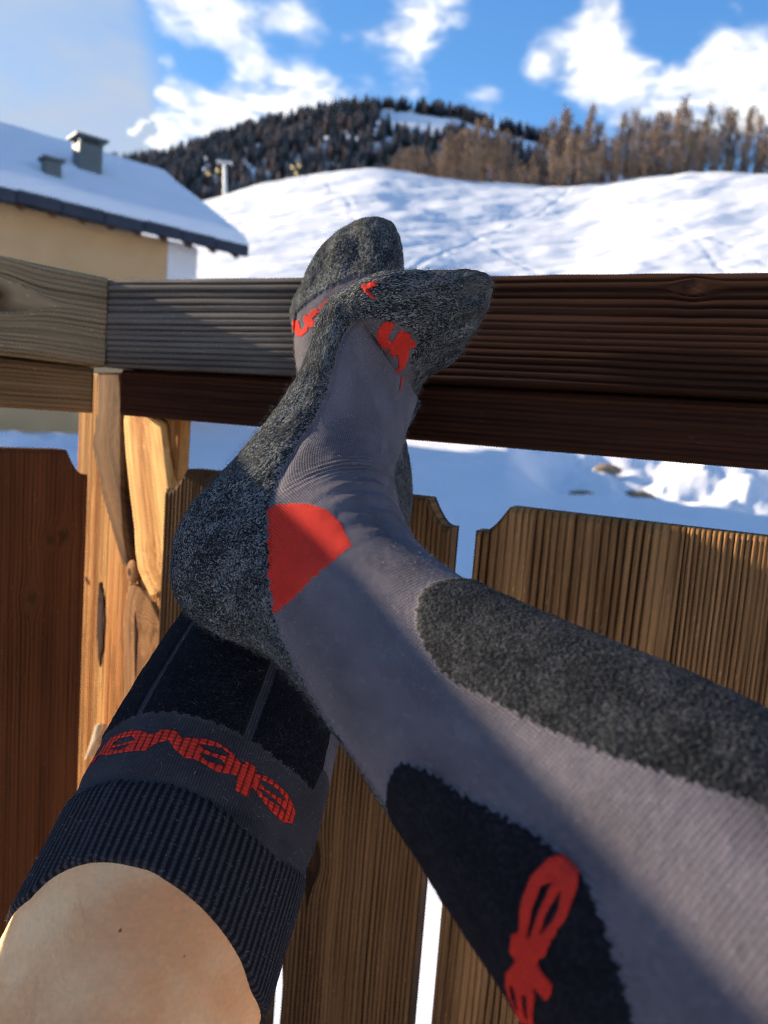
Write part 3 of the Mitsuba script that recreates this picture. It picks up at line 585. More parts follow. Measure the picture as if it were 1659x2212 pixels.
labels[sockR] = {'label': 'grey sock on the foot in front, with red heel wedge'}

# zones of the sock on the leg behind
_rim = np.array([(338.4, .1513), (347.2, .1589), (357.6, .1641), (367.6, .167), (379.2, .1682), (388.8, .1682), (400, .1659), (413.2, .1618), (425.6, .1565), (439.6, .1495), (456.4, .140), (500, .134), (560, .136), (610, .139), (660, .1425), (698.4, .1513)])
_rimf = PchipInterpolator(_rim[:, 0], _rim[:, 1])
rimL = lambda a: _rimf((np.degrees(a) - 338.4) % 360 + 338.4)
def classes_L(T, A):
    sa = sym(A); A = A % 360
    jt = .0007 * (np.floor(A / 3.0) % 2 - .5); ja = .7 * (np.floor(T / .0018) % 2 - .5)
    A2 = np.where(A > 180, A - 360, A)
    c = np.zeros(T.shape, int)
    S_, T_ = sa + ja, T + jt
    c[(S_ > np.interp(T_, [0, .40, .42, .44, .455, .47, .50, .59, .61, .62, .64, .8], [181, 181, 150, 130, 105, 85, 72, 70, 64, 55, 46, 46]))] = 1
    c[T_ > np.interp(A2, [-180, -61, -38, -19, -5, 20, 60, 180], [.60, .6313, .6395, .6448, .6477, .6477, .64, .60])] = 1
    # black panels divided by thin grey lines
    low = np.interp(A2, [-100, -22, -6, 14, 48, 66, 93, 98, 99], [.229, .2295, .2342, .2359, .2348, .2313, .2295, .245, 1])
    pan = (T_ > low) & (T < .40) & (A2 > -100) & (A2 < 99)
    c[pan] = 3
    w = .0017 / R0 * 57.3
    for s_ in (-6, 49.2):
        c[pan & (np.abs(A2 - s_) < w * 1.15)] = 4
    rt = np.interp(A, [0, 8, 28, 41, 53, 61, 82, 115, 333, 360], [.2016, .2016, .2032, .2015, .1986, .1951, .191, .1956, .196, .2016])
    c[(T_ < rt)] = 2
    c[(T_ >= rt) & (c == 0) & (T < .245)] = 4
    return c
def side_L(T, A):
    sa = sym(A)
    h = -.0010 * np.exp(-((T - .203) / .004) ** 2)
    lat = np.interp(np.where(A % 360 > 180, A % 360 - 360, A % 360), [-110, -60, -15, 20, 45, 110], [0, 1, 2, 3, 3.6, 4.4])
    h = h + .0009 * -np.cos(lat * 2 * np.pi) * np.clip((T - .648) / .012, 0, 1) * np.clip((.698 - T) / .01, 0, 1) * (sa < 110)
    return h
orderL = [('base', K_GREY, 0.0, .25, None), ('terry_toe', K_TERRY, .0012, .9, 'fuzzy charcoal toe cap of the foot behind'), ('cuff', K_RIB, .0012, .1, 'black ribbed cuff below the knee'), ('shin_panel', K_NAVY, .0014, .6, 'black shin panel with thin grey lines'),
          ('band', K_BAND, .0002, .1, 'dark grey band under the cuff')]
resL = sock(sockL, LL, rimL, 640, 480, classes_L, orderL, 15, side_L)
labels[sockL] = {'label': 'grey and black sock on the leg behind, cuff below the knee'}

from scipy.interpolate import RegularGridInterpolator
def stitch(parent, name, res, outline, holes, mat, lift, label=None, soft=.35):
    """Knitted lettering: the outline laid on the cloth at stitch scale, standing proud of it."""
    V, VN, _, _, _, Pw, (s, a, r, t1) = res
    nt, nc = Pw.shape[:2]
    fP = RegularGridInterpolator((s, a), Pw); fN = RegularGridInterpolator((s, a), VN.reshape(nt, nc, 3))
    def poly(mk):
        m = np.array(MARKS[mk]); m[:, 1] += 360 * np.round((np.array(MARKS[outline])[:, 1].mean() - m[:, 1].mean()) / 360); return Polygon(np.stack([m[:, 0] * 1000, m[:, 1] * .87], 1)).buffer(0)
    g = poly(outline).buffer(soft).buffer(-2 * soft).buffer(soft)
    for hname in holes:
        g = g.difference(poly(hname).buffer(-.1).buffer(.15))
    x0, y0, x1, y1 = g.bounds; st = .26
    gx, gy = np.arange(x0 - st, x1 + st, st), np.arange(y0 - st, y1 + st, st)
    X_, Y_ = np.meshgrid(gx, gy, indexing='ij')
    ins = shapely.contains_xy(g, X_[:-1, :-1] + st / 2, Y_[:-1, :-1] + st / 2)
    T_ = X_ / 1000; A_ = np.radians(Y_ / .87) % (2 * np.pi)
    rr = np.interp(A_, a, r); S_ = np.clip((T_ - rr) / (t1 - rr), 0, 1)
    pt = np.stack([S_, A_], -1)
    edge = np.clip(shapely.distance(g.boundary, shapely.points(X_.ravel(), Y_.ravel())).reshape(X_.shape) / .5, 0, 1)
    W_ = fP(pt) + nrm(fN(pt)) * (lift * (.35 + .65 * np.sqrt(edge)))[..., None]
    q = quads(len(gx), len(gy))[ins.ravel()]
    ids = np.unique(q); mp = np.full(X_.size, -1); mp[ids] = np.arange(len(ids))
    f = tri(mp[q]); v = W_.reshape(-1, 3)[ids]
    if (np.cross(v[f[:, 1]] - v[f[:, 0]], v[f[:, 2]] - v[f[:, 0]]) * fN(pt).reshape(-1, 3)[ids][f[:, 0]]).sum() < 0: f = f[:, ::-1]
    uv = np.stack([A_ * R0, T_], -1).reshape(-1, 2)[ids]
    add(name, ply((v, f), mat, smooth=True, uv=uv), parent, **({'label': label} if label else {}))
stitch(sockR, 'lettering', resR, 'ce', ('ceh1', 'ceh2', 'ceh3', 'ceh4'), K_RED, .0009, 'red knitted letters on the black calf pad')
stitch(sockR, 'lettering', resR, 'fu', (), K_RED, .0008, 'red letters across the base of the toes')
stitch(sockR, 'size_mark', resR, 'Lm', (), K_RED, .0011, 'small red letter L on the toe cap', .15)
stitch(sockL, 'lettering', resL, 'cuft', ['cufh%d' % k for k in range(1, 7)], K_REDRIB, .0007, 'red knitted letters along the band', .25)
stitch(sockL, 'letter', resL, 'lu', (), K_RED, .0006)
stitch(sockL, 'letter', resL, 'la', ('lah',), K_RED, .0006)
stitch(sockL, 'letter', resL, 'lv', (), K_RED, .0006)

fuzz(sockR, 'terry_fuzz', *[resR[i] for i in (0, 1, 3, 4)], [1], 21000, .0030, .00005, M_FUZZ_D, 3)
fuzz(sockR, 'pad_fuzz', *[resR[i] for i in (0, 1, 3, 4)], [2], 6000, .00115, .00005, M_FUZZ_D, 4)
fuzz(sockR, 'knit_fuzz', *[resR[i] for i in (0, 1, 3, 4)], [0], 9000, .0020, .00004, M_FUZZ_L, 5)
fuzz(sockL, 'terry_fuzz', *[resL[i] for i in (0, 1, 3, 4)], [1, 3], 7000, .0022, .00005, M_FUZZ_D, 6)
fuzz(sockL, 'knit_fuzz', *[resL[i] for i in (0, 1, 3, 4)], [0, 2, 4], 8000, .0016, .00004, M_FUZZ_L, 8)

# skin: lower legs, knees, thighs and hips in one body
import manifold3d as m3
def limb_solid(lb, t1, shrink):
    t = np.linspace(0, t1, 70); a = np.linspace(0, 2 * np.pi, 73)[:-1]
    T, A = np.meshgrid(t, a, indexing='ij')
    P = lb.P(T, A); C = P.mean(1, keepdims=True); P = C + (P - C) * (1 - shrink / np.linalg.norm(P - C, axis=-1, keepdims=True))
    V = np.vstack([P.reshape(-1, 3), C[:1, 0], C[-1:, 0]]); n = 70 * 72; j = np.arange(72); k = (j + 1) % 72
    f = np.vstack([tri(quads(70, 72, True)), np.stack([k, j, j * 0 + n], 1), np.stack([69 * 72 + j, 69 * 72 + k, j * 0 + n + 1], 1)])
    m = trimesh.Trimesh(cam2world(V), f, process=True); 
    if m.volume < 0: m.invert()
    return m3.Manifold(m3.Mesh(np.array(m.vertices, np.float32), np.array(m.faces, np.uint32)))
def chain(pts, rad):
    out = None
    for (p, r), (q_, s) in zip(list(zip(pts, rad))[:-1], list(zip(pts, rad))[1:]):
        h = m3.Manifold.batch_hull([m3.Manifold.sphere(r, 40).translate(list(p)), m3.Manifold.sphere(s, 40).translate(list(q_))])
        out = h if out is None else out + h
    return out
def cen(lb, t):
    return cam2world((lb.iF(t) + lb.iB(t)) / 2)
kR, kL = cen(LR, 0.0), cen(LL, 0.0)
hipR, hipL = np.array([.10, -.36, -.50]), np.array([-.08, -.36, -.50])
dR, dL = nrm(cen(LR, 0) - cen(LR, .05)), nrm(cen(LL, 0) - cen(LL, .05))
legs = None
for lb, k, d, hip in ((LR, kR, dR, hipR), (LL, kL, dL, hipL)):
    r0 = float(np.linalg.norm(lb.iF(0) - lb.iB(0)) / 2)
    kk = k + d * .05
    th = chain([cen(lb, .015), k + d * .03, kk + (hip - kk) * .25 + d * .01, kk + (hip - kk) * .6, hip], [r0 * .93, r0 * .99, r0 * 1.15, .075, .088])
    s_ = limb_solid(lb, .30, .0012) + th
    legs = s_ if legs is None else legs + s_
legs = legs + chain([hipR, (hipR + hipL) / 2 + np.array([0, -.03, .05]), hipL], [.09, .10, .09])
mm = legs.to_mesh(); bm = trimesh.Trimesh(mm.vert_properties[:, :3], mm.tri_verts, process=True)
bv = np.array(bm.vertices)
fr = vfbm(bv * 30, 3, 4); fr2 = vfbm(bv * 220, 2, 6)
bc = np.array([.60, .385, .245]) * (.9 + .2 * fr2[:, None]) * (1 + (fr[:, None] - .5) * np.array([.15, .35, .4]))
M_SKIN = bs('mat_skin', {'type': 'bumpmap', 'scale': .00018, 'h': proc(lambda p, n, uv: noise(p.x * 1400, p.y * 1400, p.z * 1400) + .7 * noise(p.x * 500, p.y * 500, p.z * 500), eps=3e-4),
                         'b': {'type': 'principled', 'base_color': proc(lambda p, n, uv: mix((.80, .375, .155), (.90, .53, .26), smoothstep(.25, .75, fbm(p.x * 38, p.y * 38, p.z * 38))) * (.93 + .14 * noise(p.x * 700, p.y * 700, p.z * 700))), 'roughness': .62, 'specular': .25, 'sheen': .2, 'flatness': .6}})
scene[person] = ply(bm, M_SKIN, smooth=50)
for px, py, r in ((260, 2011, .0005), (398, 2066, .00025)):
    pk = None
    s_ = nrm(sight(px, py)); loc, _, _ = bm.ray.intersects_location([[0, 0, 0]], [s_])
    if len(loc):
        loc = loc[np.argmin(np.linalg.norm(loc, axis=1))]
        add('mole', ply(trimesh.creation.icosphere(2, r * 1.6).apply_translation(loc + s_ * r * .9), bs('mat_mole', {'type': 'diffuse', 'reflectance': rgb(.25, .09, .05)}), smooth=True), person)
# ------------------------------------------------------------------ snow, hills
AZ0, AZ1 = -36, 36
_in = np.arange(AZ0, AZ1 + .01, .2); _out = np.arange(AZ1 + 3, 360 + AZ0 - 1, 4.0)
CREST = np.array([(-180, 5), (-90, 8), (-50, 9.5), (-30, 11), (-22, 12.4), (-15.6, 13.76), (-10.9, 15.6), (-6.1, 16.9), (-2, 17.63), (.5, 17.46), (2.8, 17.2), (9.7, 17.1), (13.2, 17.1), (16.5, 17.65), (19.4, 17.8), (24, 17.5), (35, 17.2), (60, 12), (120, 6), (180, 5)])
RIDGE = np.array([(-180, 5), (-90, 6), (-50, 9), (-35, 12), (-26, 14.6), (-20.8, 15.5), (-18.2, 16.2), (-16.4, 16.8), (-14.9, 17.6), (-13.2, 18.3), (-11.8, 19.0), (-10.1, 19.6), (-8, 20.2), (-6.45, 20.7), (-4, 21.3), (-2.3, 21.4), (-.6, 21.5), (1.9, 21.4), (3.2, 21.35), (4.8, 20.9), (7.65, 20.3), (9, 20.0), (13.3, 18.5), (20, 17.5), (40, 14), (90, 8), (180, 5)])
def smooth_table(t, sg):
    a = np.arange(-180, 180.01, .1); v = np.interp(a, t[:, 0], t[:, 1]); k = np.exp(-.5 * (np.arange(-60, 61) * .1 / sg) ** 2)
    return np.stack([a, np.convolve(np.pad(v, 60, mode='edge'), k / k.sum(), 'valid')], 1)
CREST, RIDGE = smooth_table(CREST, 1.3), smooth_table(RIDGE, .6)
NEAR_R = np.array([0, 4, 9, 13, 18, 24, 30, 40, 60, 90])
NEAR_Z = np.array([-3.6, -3.6, -3.5, -3.1, -2.2, -1.0, -.45, .3, 3.2, 9.0])
RC = 250.
def base_h(az, r):
    e = np.tan(np.radians(np.interp(az, CREST[:, 0], CREST[:, 1]))) * RC
    t = np.clip((r - 60) / (RC - 60), 0, 1)
    hill = 3.2 + (e - 3.2) * (t ** 1.18)
    near = np.interp(r, NEAR_R, NEAR_Z)
    k = np.clip((r - 60) / 25, 0, 1); k = k * k * (3 - 2 * k)
    h = np.where(r < 60, near, hill)
    over = np.clip(r - RC, 0, None)
    return h + over * .13 - .0 * over
def rough_h(x, y, r, az):
    q = np.stack([x, y, x * 0], -1)
    g = .9 * (vfbm(q * .055, 3, 31) - .5) * np.clip((r - 30) / 60, .0, 1.6) * 1.9
    g = g + .42 * (vfbm(q * .22 + 5, 3, 32) - .5) * np.clip((r - 30) / 70, .0, 1)
    g = g + .50 * (vfbm(np.stack([(x * .8 + y * .6) * .09, (-x * .6 + y * .8) * .5, x * 0], -1), 3, 36) - .5) * np.clip((r - 50) / 60, 0, 1)
    g = g + .07 * (vfbm(q * .9, 3, 33) - .5) * np.clip((r - 8) / 10, .25, 1)
    dip = np.clip((az - 8.5) / 4.5, 0, 1); dip = dip * dip * (3 - 2 * dip)
    g = g - dip * 2.2 * np.exp(-((r - 31) / 6.5) ** 2)
    g = g + dip * np.exp(-((r - 34) / 8) ** 2) * (1.5 * vfbm(q * .55, 4, 34) - .6)
    for x0, sl, am, wl, dp in ((-6, .30, 6, 190, .12), (18, -.22, 9, 240, .10), (20, -.34, 7, 210, .10), (46, -.45, 8, 200, .11), (30, .24, 9, 260, .09), (60, -.15, 8, 230, .1)):
        dxy = x - (x0 + sl * (y - 80) + am * np.sin(y * 6.283 / wl + x0))
        g = g + dp * (np.exp(-((np.abs(dxy) - 1.1) / .5) ** 2) * .6 - np.exp(-(dxy / .6) ** 2)) * np.clip((r - 60) / 30, 0, 1)
    bank = np.clip((-az - 12) / 5, 0, 1) * np.exp(-((r - 17) / 3.2) ** 2)
    g = g + bank * (1.5 + .8 * (vfbm(q * .9, 4, 35) - .5))
    return g
def ground_at(az, r):
    x, y = np.sin(np.radians(az)) * r, np.cos(np.radians(az)) * r
    return base_h(az, r) + rough_h(x, y, r, az)
az = np.concatenate([_in, _out]); azw = (az + 180) % 360 - 180
rad = np.concatenate([np.geomspace(2.5, 9, 10), np.geomspace(9.5, 60, 110), np.geomspace(61, RC, 170), RC + np.array([3, 8, 15, 25, 40, 60, 90])])
AA, RR = np.meshgrid(azw, rad, indexing='ij')
X, Y = np.sin(np.radians(AA)) * RR, np.cos(np.radians(AA)) * RR
Z = base_h(AA, RR) + rough_h(X, Y, RR, AA)
V = np.stack([X, Y, Z], -1).reshape(-1, 3)
F = tri(quads(len(az) + 1, len(rad)) % len(V))
V = np.vstack([V, [[0, 0, -3.6]]]); i0 = np.arange(len(az)) * len(rad)
F = np.vstack([F, np.stack([np.full(len(az), len(V) - 1), np.roll(i0, -1), i0], 1)])
M_SNOW = bs('mat_snow', {'type': 'twosided', 'b': {'type': 'diffuse', 'reflectance': proc(lambda p, n, uv: mix((.72, .74, .77), (.82, .825, .84), fbm(p.x * .8, p.y * .8, p.z * .8, octaves=4)))}})
scene['snow_field'] = ply((V, F), M_SNOW, smooth=True)
labels['snow_field'] = {'kind': 'structure', 'label': 'bumpy snow covered slope in sunlight'}
# the wooded hill behind
rad2 = np.concatenate([[250, 330], np.linspace(380, 760, 40), [820, 900, 1100, 1500]])
azh = np.concatenate([np.arange(-40, 40.1, .4), np.arange(44, 317, 4.)]); azhw = (azh + 180) % 360 - 180
RH = 720.
def hill_h(a, r):
    e = np.tan(np.radians(np.interp(a, RIDGE[:, 0], RIDGE[:, 1] - .25))) * RH
    t = np.clip((r - 250) / (RH - 250), 0, 1)
    h = 20 + (e - 20) * t ** .95
    h = h - np.clip(r - RH, 0, None) * .25
    x, y = np.sin(np.radians(a)) * r, np.cos(np.radians(a)) * r
    return h + 16 * (vfbm(np.stack([x * .012, y * .012, x * 0], -1), 4, 41) - .5) * np.clip((RH - r) / 200, 0, 1)
A2, R2 = np.meshgrid(azhw, rad2, indexing='ij')
V2 = np.stack([np.sin(np.radians(A2)) * R2, np.cos(np.radians(A2)) * R2, hill_h(A2, R2)], -1).reshape(-1, 3)
scene['hill'] = ply((V2, tri(quads(len(azh) + 1, len(rad2)) % len(V2))), M_SNOW, smooth=True)
labels['hill'] = {'kind': 'structure', 'label': 'snowy hill under the dark forest'}

# ------------------------------------------------------------------ trees
def sway(n, g):
    return g.normal(size=n)
def conifer(seed, h=1., levels=9, r=.19):
    """Dark evergreen: drooping whorls of ragged branch blades round a stem."""
    g = np.random.default_rng(seed); V, F, n = [], [], 0
    for l in range(levels):
        z0 = .10 + .86 * l / levels; rr = r * (1 - (l / levels)) ** .85 + .012
        k = 7 if l < levels - 2 else 5
        for j in range(k):
            a = j * 2 * np.pi / k + g.random() * .8; q = rr * (.65 + .6 * g.random()); wd = q * .42
            d = np.array([np.cos(a), np.sin(a), 0]); s = np.array([-d[1], d[0], 0])
            z = z0 + g.normal() * .012
            V += [d * .0 + [0, 0, z + .07], d * q * .6 + s * wd + [0, 0, z + .005], d * q + [0, 0, z - .05], d * q * .6 - s * wd + [0, 0, z + .005]]
            F += [[n, n + 1, n + 2], [n, n + 2, n + 3]]; n += 4
    V += [[0, 0, 1.], [.018, 0, .0], [-.009, .016, 0], [-.009, -.016, 0]]
    F += [[n, n + 1, n + 2], [n, n + 2, n + 3], [n, n + 3, n + 1]]
    return np.array(V) * h, np.array(F)
M_CON = bs('mat_conifer', {'type': 'twosided', 'b': {'type': 'diffuse', 'reflectance': VC}})
cv = [conifer(60 + k) for k in range(6)]
g = np.random.default_rng(11); vs, fs, cs, o = [], [], [], 0
cnt = 0
while cnt < 2900:
    a = g.uniform(-25, 19); r = g.uniform(400, RH + 14) if g.random() < .8 else g.uniform(RH - 50, RH + 14)
    x, y = np.sin(np.radians(a)) * r, np.cos(np.radians(a)) * r
    dens = vfbm(np.array([[x * .013, y * .006, 0]]), 3, 43)[0]
    z = float(hill_h(np.array(a), np.array(r)))
    if dens < .42 and r < RH - 30 or (5.4 < a < 6.2 and g.random() < .6) or (a > 9 and g.random() < .5):
        continue
    v, f = cv[g.integers(6)]
    h = g.uniform(9, 15); th = g.random() * 6.28
    R = np.array([[np.cos(th), -np.sin(th), 0], [np.sin(th), np.cos(th), 0], [0, 0, 1]])
    vs.append(v * [h * 1.35, h * 1.35, h] @ R.T + [x, y, z - .4]); fs.append(f + o); o += len(v)
    brown = g.random() < .34
    c = np.array([.20, .16, .145]) if brown else np.array([.085, .10, .115])
    cs.append(np.tile(c * g.uniform(.7, 1.4), (len(v), 1))); cnt += 1
add('conifer_forest', ply((np.vstack(vs), np.vstack(fs)), M_CON, color=np.vstack(cs)), None, label='dark conifer forest covering the hill behind the snow slope', category='forest', kind='stuff')

def larch(seed):
    """Bare winter larch, one unit tall: stem, and a crown of rising limbs set with fine hanging twigs."""
    g = np.random.default_rng(seed)
    zz = np.linspace(0, 1, 9); wob = np.stack([.02 * np.sin(zz * 5 + seed) + .05 * zz * math.sin(seed * 9), .02 * np.cos(zz * 4 + seed * 2), zz], 1)
    trunk = tube(wob, .017 * (1 - zz * .93), 6)
    V, F, n = [], [], 0
    limbs = 80
    for i in range(limbs):
        z = .16 + .80 * (i / limbs) ** .9; a = i * 2.4 + g.random(); L = (.20 * (1 - z) ** .5 * min(1, .45 + .9 * z) + .02) * g.uniform(.25, 1.5)
        if z < .34: L *= g.uniform(.2, .9)
        d = np.array([np.cos(a), np.sin(a), 0]); s = np.array([-d[1], d[0], 0])
        b = np.array([np.interp(z, zz, wob[:, 0]), np.interp(z, zz, wob[:, 1]), z])
        tip = b + d * L + [0, 0, L * g.uniform(-.05, .5)]
        w = .0035
        V += [b + s * w, b - s * w, tip]; F += [[n, n + 1, n + 2]]; n += 3
        for j in range(10):
            x = g.uniform(.12, 1.05); p = b + (tip - b) * x
            q = p + d * g.normal() * .018 + s * g.normal() * .028 + [0, 0, g.uniform(-.10, .05)]
            m = (p + q) / 2 + g.normal(size=3) * .006; ww = g.normal(size=3) * .0036
            V += [p, m + ww, q, m - ww]; F += [[n, n + 1, n + 2], [n, n + 2, n + 3]]; n += 4
    return trunk, (np.array(V), np.array(F))
M_TRUNK = bs('mat_larch_trunk', {'type': 'twosided', 'b': {'type': 'diffuse', 'reflectance': rgb(.13, .085, .055)}})
TW = [bs(f'mat_larch_twigs_{k}', {'type': 'twosided', 'b': {'type': 'diffuse', 'reflectance': rgb(*c)}}) for k, c in enumerate(((.25, .178, .128), (.20, .148, .112), (.30, .218, .158)))]
lv = []
for k in range(5):
    tr_, cr_ = larch(80 + k)
    lv.append((ply(tr_, M_TRUNK, smooth=True), [ply(cr_, TW[m], smooth=False) for m in range(3)]))
def plant_larch(px, py_top, r, seed, lab, group, row, wide=1.0):
    s = sight(px, 380); a = math.degrees(math.atan2(s[0], s[1]))
    z = float(base_h(np.array(a), np.array(r))) - .5
    st = sight(px, py_top); top = st[2] / np.hypot(st[0], st[1]) * r
    h = max(top - z, 4.)
    x, y = math.sin(math.radians(a)) * r, math.cos(math.radians(a)) * r
    k = thing('larch_tree', lab, 'tree', group)
    g2 = np.random.default_rng(seed)
    w = wide * (1.05 if row == 2 or px < 935 else .78) * min(max(h, 14), 24) * g2.uniform(.75, 1.6)
    M = T4().translate([x, y, z]).rotate([0, 0, 1], float(g2.uniform(0, 360))).scale([w, w, h])
    v = lv[seed % 5]
    add('trunk', {**v[0], 'to_world': M}, k); add('crown', {**v[1][seed % 3], 'to_world': M}, k)
g = np.random.default_rng(21)
TOPX = [830, 870, 905, 950, 1000, 1045, 1085, 1130, 1165, 1200, 1240, 1275, 1310, 1345, 1380, 1420, 1460, 1500, 1545, 1590, 1630, 1665, 1700]
TOPY = [312, 294, 298, 275, 252, 245, 262, 292, 286, 215, 213, 216, 236, 226, 208, 204, 192, 205, 208, 222, 228, 230, 226]
jobs = []
for row, (r0, r1, drop, step) in enumerate(((262, 276, 0, 21), (253, 261, 60, 32), (251, 254, 100, 58), (280, 300, 10, 26))):
    x = 842. + row * 9
    while x < 1690:
        pt = np.interp(x, TOPX, TOPY) + drop + g.uniform(0, 1) ** 1.6 * 75
        if row == 1 and x < 930: pt -= 40
        if pt < 368 and not (925 < x < 945):
            jobs.append((x + g.uniform(-5, 5), pt, g.uniform(r0, r1), row))
        x += step * g.uniform(.7, 1.35)
jobs.sort()
tall = min(jobs, key=lambda j: j[1]); short = max(jobs, key=lambda j: j[1])
for i, (x, pt, r, row) in enumerate(jobs):
    zone = 0 if x < 935 else 1 if x < 1165 else 2 if x < 1400 else 3
    lab = ['brown bare larch in the small clump at the left end of the crest', 'brown bare larch in the low stand between the left clump and the tall trees', 'brown bare larch in the tall stand right of the gap in the hill', 'brown bare larch in the dense tall stand at the right end of the crest'][zone]
    grp = ['larches of the left clump', 'larches of the low stand', 'larches of the tall stand', 'larches of the dense right stand'][zone]
    if i == 0: lab, grp = 'leftmost bare larch of the crest, beside the open snow', None
    elif (x, pt, r, row) == tall: lab, grp = 'tallest brown larch, its top highest against the white cloud', None
    elif (x, pt, r, row) == short: lab, grp = 'shortest brown larch standing in front of the others on the crest', None
    elif i == len(jobs) - 1: lab, grp = 'rightmost bare larch of the crest, cut by the picture edge', None
    plant_larch(x, pt, r, i, lab, grp, row, 1.0)

# ------------------------------------------------------------------ neighbouring house
house = thing('chalet', 'tan rendered house with snow covered gable roof and metal chimney', 'house')
UH = np.array([math.sin(math.radians(49)), math.cos(math.radians(49)), 0]); NH = np.array([UH[1], -UH[0], 0])
wc = np.array([-6.55, 25.0, 0])                       # wall corner
LEN, DEP, Z0, ZE = 17.0, 10.4, -3.0, 5.15
def mat_wall(name, c1, c2):
    return bs(name, {'type': 'twosided', 'b': {'type': 'diffuse', 'reflectance': proc(lambda p, n, uv: mix(c1, c2, fbm(p.x * 2.2, p.y * 2.2, p.z * 2.2, octaves=4)))}})
M_TAN = mat_wall('mat_tan_render', (.50, .31, .15), (.60, .39, .20))
M_WHT = mat_wall('mat_white_render', (.70, .68, .66), (.78, .76, .74))
M_DARK = mat_wall('mat_dark_trim', (.035, .042, .055), (.06, .068, .085))
M_METAL = bs('mat_chimney_metal', {'type': 'twosided', 'b': {'type': 'principled', 'base_color': rgb(.075, .095, .10), 'roughness': .6, 'metallic': .1}})
def hb(name, parent, along0, along1, out0, out1, z0, z1, mat, bevel=0, **lab):
    c = wc + UH * (along0 + along1) / 2 + NH * (out0 + out1) / 2 + RZ * (z0 + z1) / 2
    return add(name, ply(box(c, [UH * abs(along1 - along0) / 2, NH * abs(out1 - out0) / 2, RZ * abs(z1 - z0) / 2], bevel), mat), parent, **lab)
hb('wall', house, -LEN, -.004, -DEP, 0, Z0, ZE - .05, M_TAN)
hb('corner_board', house, -.95, .03, -1.0, .03, Z0, ZE - .1, M_WHT, label='white painted corner of the tan wall')
OV, EXT = .85, 1.35                                  # eave overhang, gable overhang
pit = math.tan(math.radians(26.6)); half = DEP / 2 + OV
ridge_z = ZE + half * pit
def roofpts(lift, ext, ov):
    zr = ridge_z + lift; ze = ZE + lift
    out = []
    for al in (-LEN - 1, ext):
        for o_, z in ((ov, ze - (ov - OV) * pit), (-DEP / 2, zr), (-DEP - ov, ze - (ov - OV) * pit)):
            out.append(wc + UH * al + NH * o_ + RZ * z)
    return np.array(out)
def slab(lo, hi):
    V = np.vstack([lo, hi])                              # 0..5 lower, 6..11 upper
    q = [(6, 9, 10, 7), (7, 10, 11, 8), (0, 1, 4, 3), (1, 2, 5, 4), (0, 3, 9, 6), (2, 8, 11, 5), (0, 6, 7, 1), (1, 7, 8, 2), (3, 4, 10, 9), (4, 5, 11, 10)]
    return V, tri(np.array(q))
roof = add('roof', ply(slab(roofpts(0, EXT, OV), roofpts(.16, EXT, OV)), M_DARK), house)
# snow on the roof: rounded, uneven blanket over both slopes
na_, nb_ = 150, 60
al = np.linspace(-LEN - 1.0, EXT + .05, na_); ac = np.linspace(-1, 1, nb_)
ALs, AC = np.meshgrid(al, ac, indexing='ij')
outp = np.where(AC >= 0, -DEP / 2 + AC * (half + .06), -DEP / 2 + AC * (half + .06))
zroof = ridge_z + .163 - np.abs(outp + DEP / 2) * pit
edge = np.minimum(np.minimum(ALs - al[0], al[-1] - ALs), (1 - np.abs(AC)) * half)
th = .34 * np.sqrt(np.clip(1 - (1 - np.clip(edge / .35, 0, 1)) ** 2, 0, 1)) + .05 * (vfbm(np.stack([ALs * .9, outp * .9, ALs * 0], -1), 3, 51) - .5) * np.clip(edge / .4, 0, 1)
th = th * (1 + .25 * (1 - np.clip(np.abs(outp + DEP / 2) / 1.0, 0, 1)))
PS = wc + ALs[..., None] * UH + outp[..., None] * NH + (zroof + th)[..., None] * RZ
add('roof_snow', ply((PS.reshape(-1, 3), tri(quads(na_, nb_))), M_SNOW, smooth=True), house)
# gutter of segments, and rafters' ends under the eave
for i in range(13):
    a0 = EXT - .02 - i * 1.15
    gm = box(wc + UH * (a0 - .57) + NH * (OV + .05) + RZ * (ZE - .02 + .015 * ((i * 7) % 3 - 1)), [UH * .565, NH * .08, RZ * .17], .03)
    add('gutter', ply(gm, M_DARK), house)
for i in range(20):
    a0 = EXT - .35 - i * .8
    c = wc + UH * a0 + NH * (OV * .45) + RZ * (ZE + .06 - OV * .1)
    add('rafter', ply(box(c, [UH * .07, (NH - RZ * pit) * .42, RZ * .07]), bs('mat_rafter', {'type': 'diffuse', 'reflectance': rgb(.10, .05, .025)})), house)
def roof_point(px, py, lift=.4):                     # where a line of sight meets the slope that faces us
    s = sight(px, py); n = nrm(NH * pit + RZ); p0 = wc + NH * OV + RZ * (ZE + lift)
    return s * ((p0 @ n) / (s @ n))
ch = roof_point(188, 372)
chn = add('chimney', ply(box(ch + RZ * .25, [UH * .36, NH * .32, RZ * .52], .02), M_METAL), house, label='grey metal chimney on the ridge')
add('chimney_cap', ply(box(ch + RZ * .95, [UH * .50, NH * .45, RZ * .04], .01), M_METAL), house)
for sx in (-1, 1):
    for sy in (-1, 1):
        add('cap_leg', ply(box(ch + RZ * .83 + UH * .32 * sx + NH * .28 * sy, [UH * .04, NH * .04, RZ * .14]), M_METAL), house)
vt = roof_point(110, 384)
add('roof_vent', ply(box(vt + RZ * .16, [UH * .22, NH * .22, RZ * .26], .02), M_METAL), house)
add('vent_cap', ply(box(vt + RZ * .46, [UH * .30, NH * .30, RZ * .04], .01), M_METAL), house)

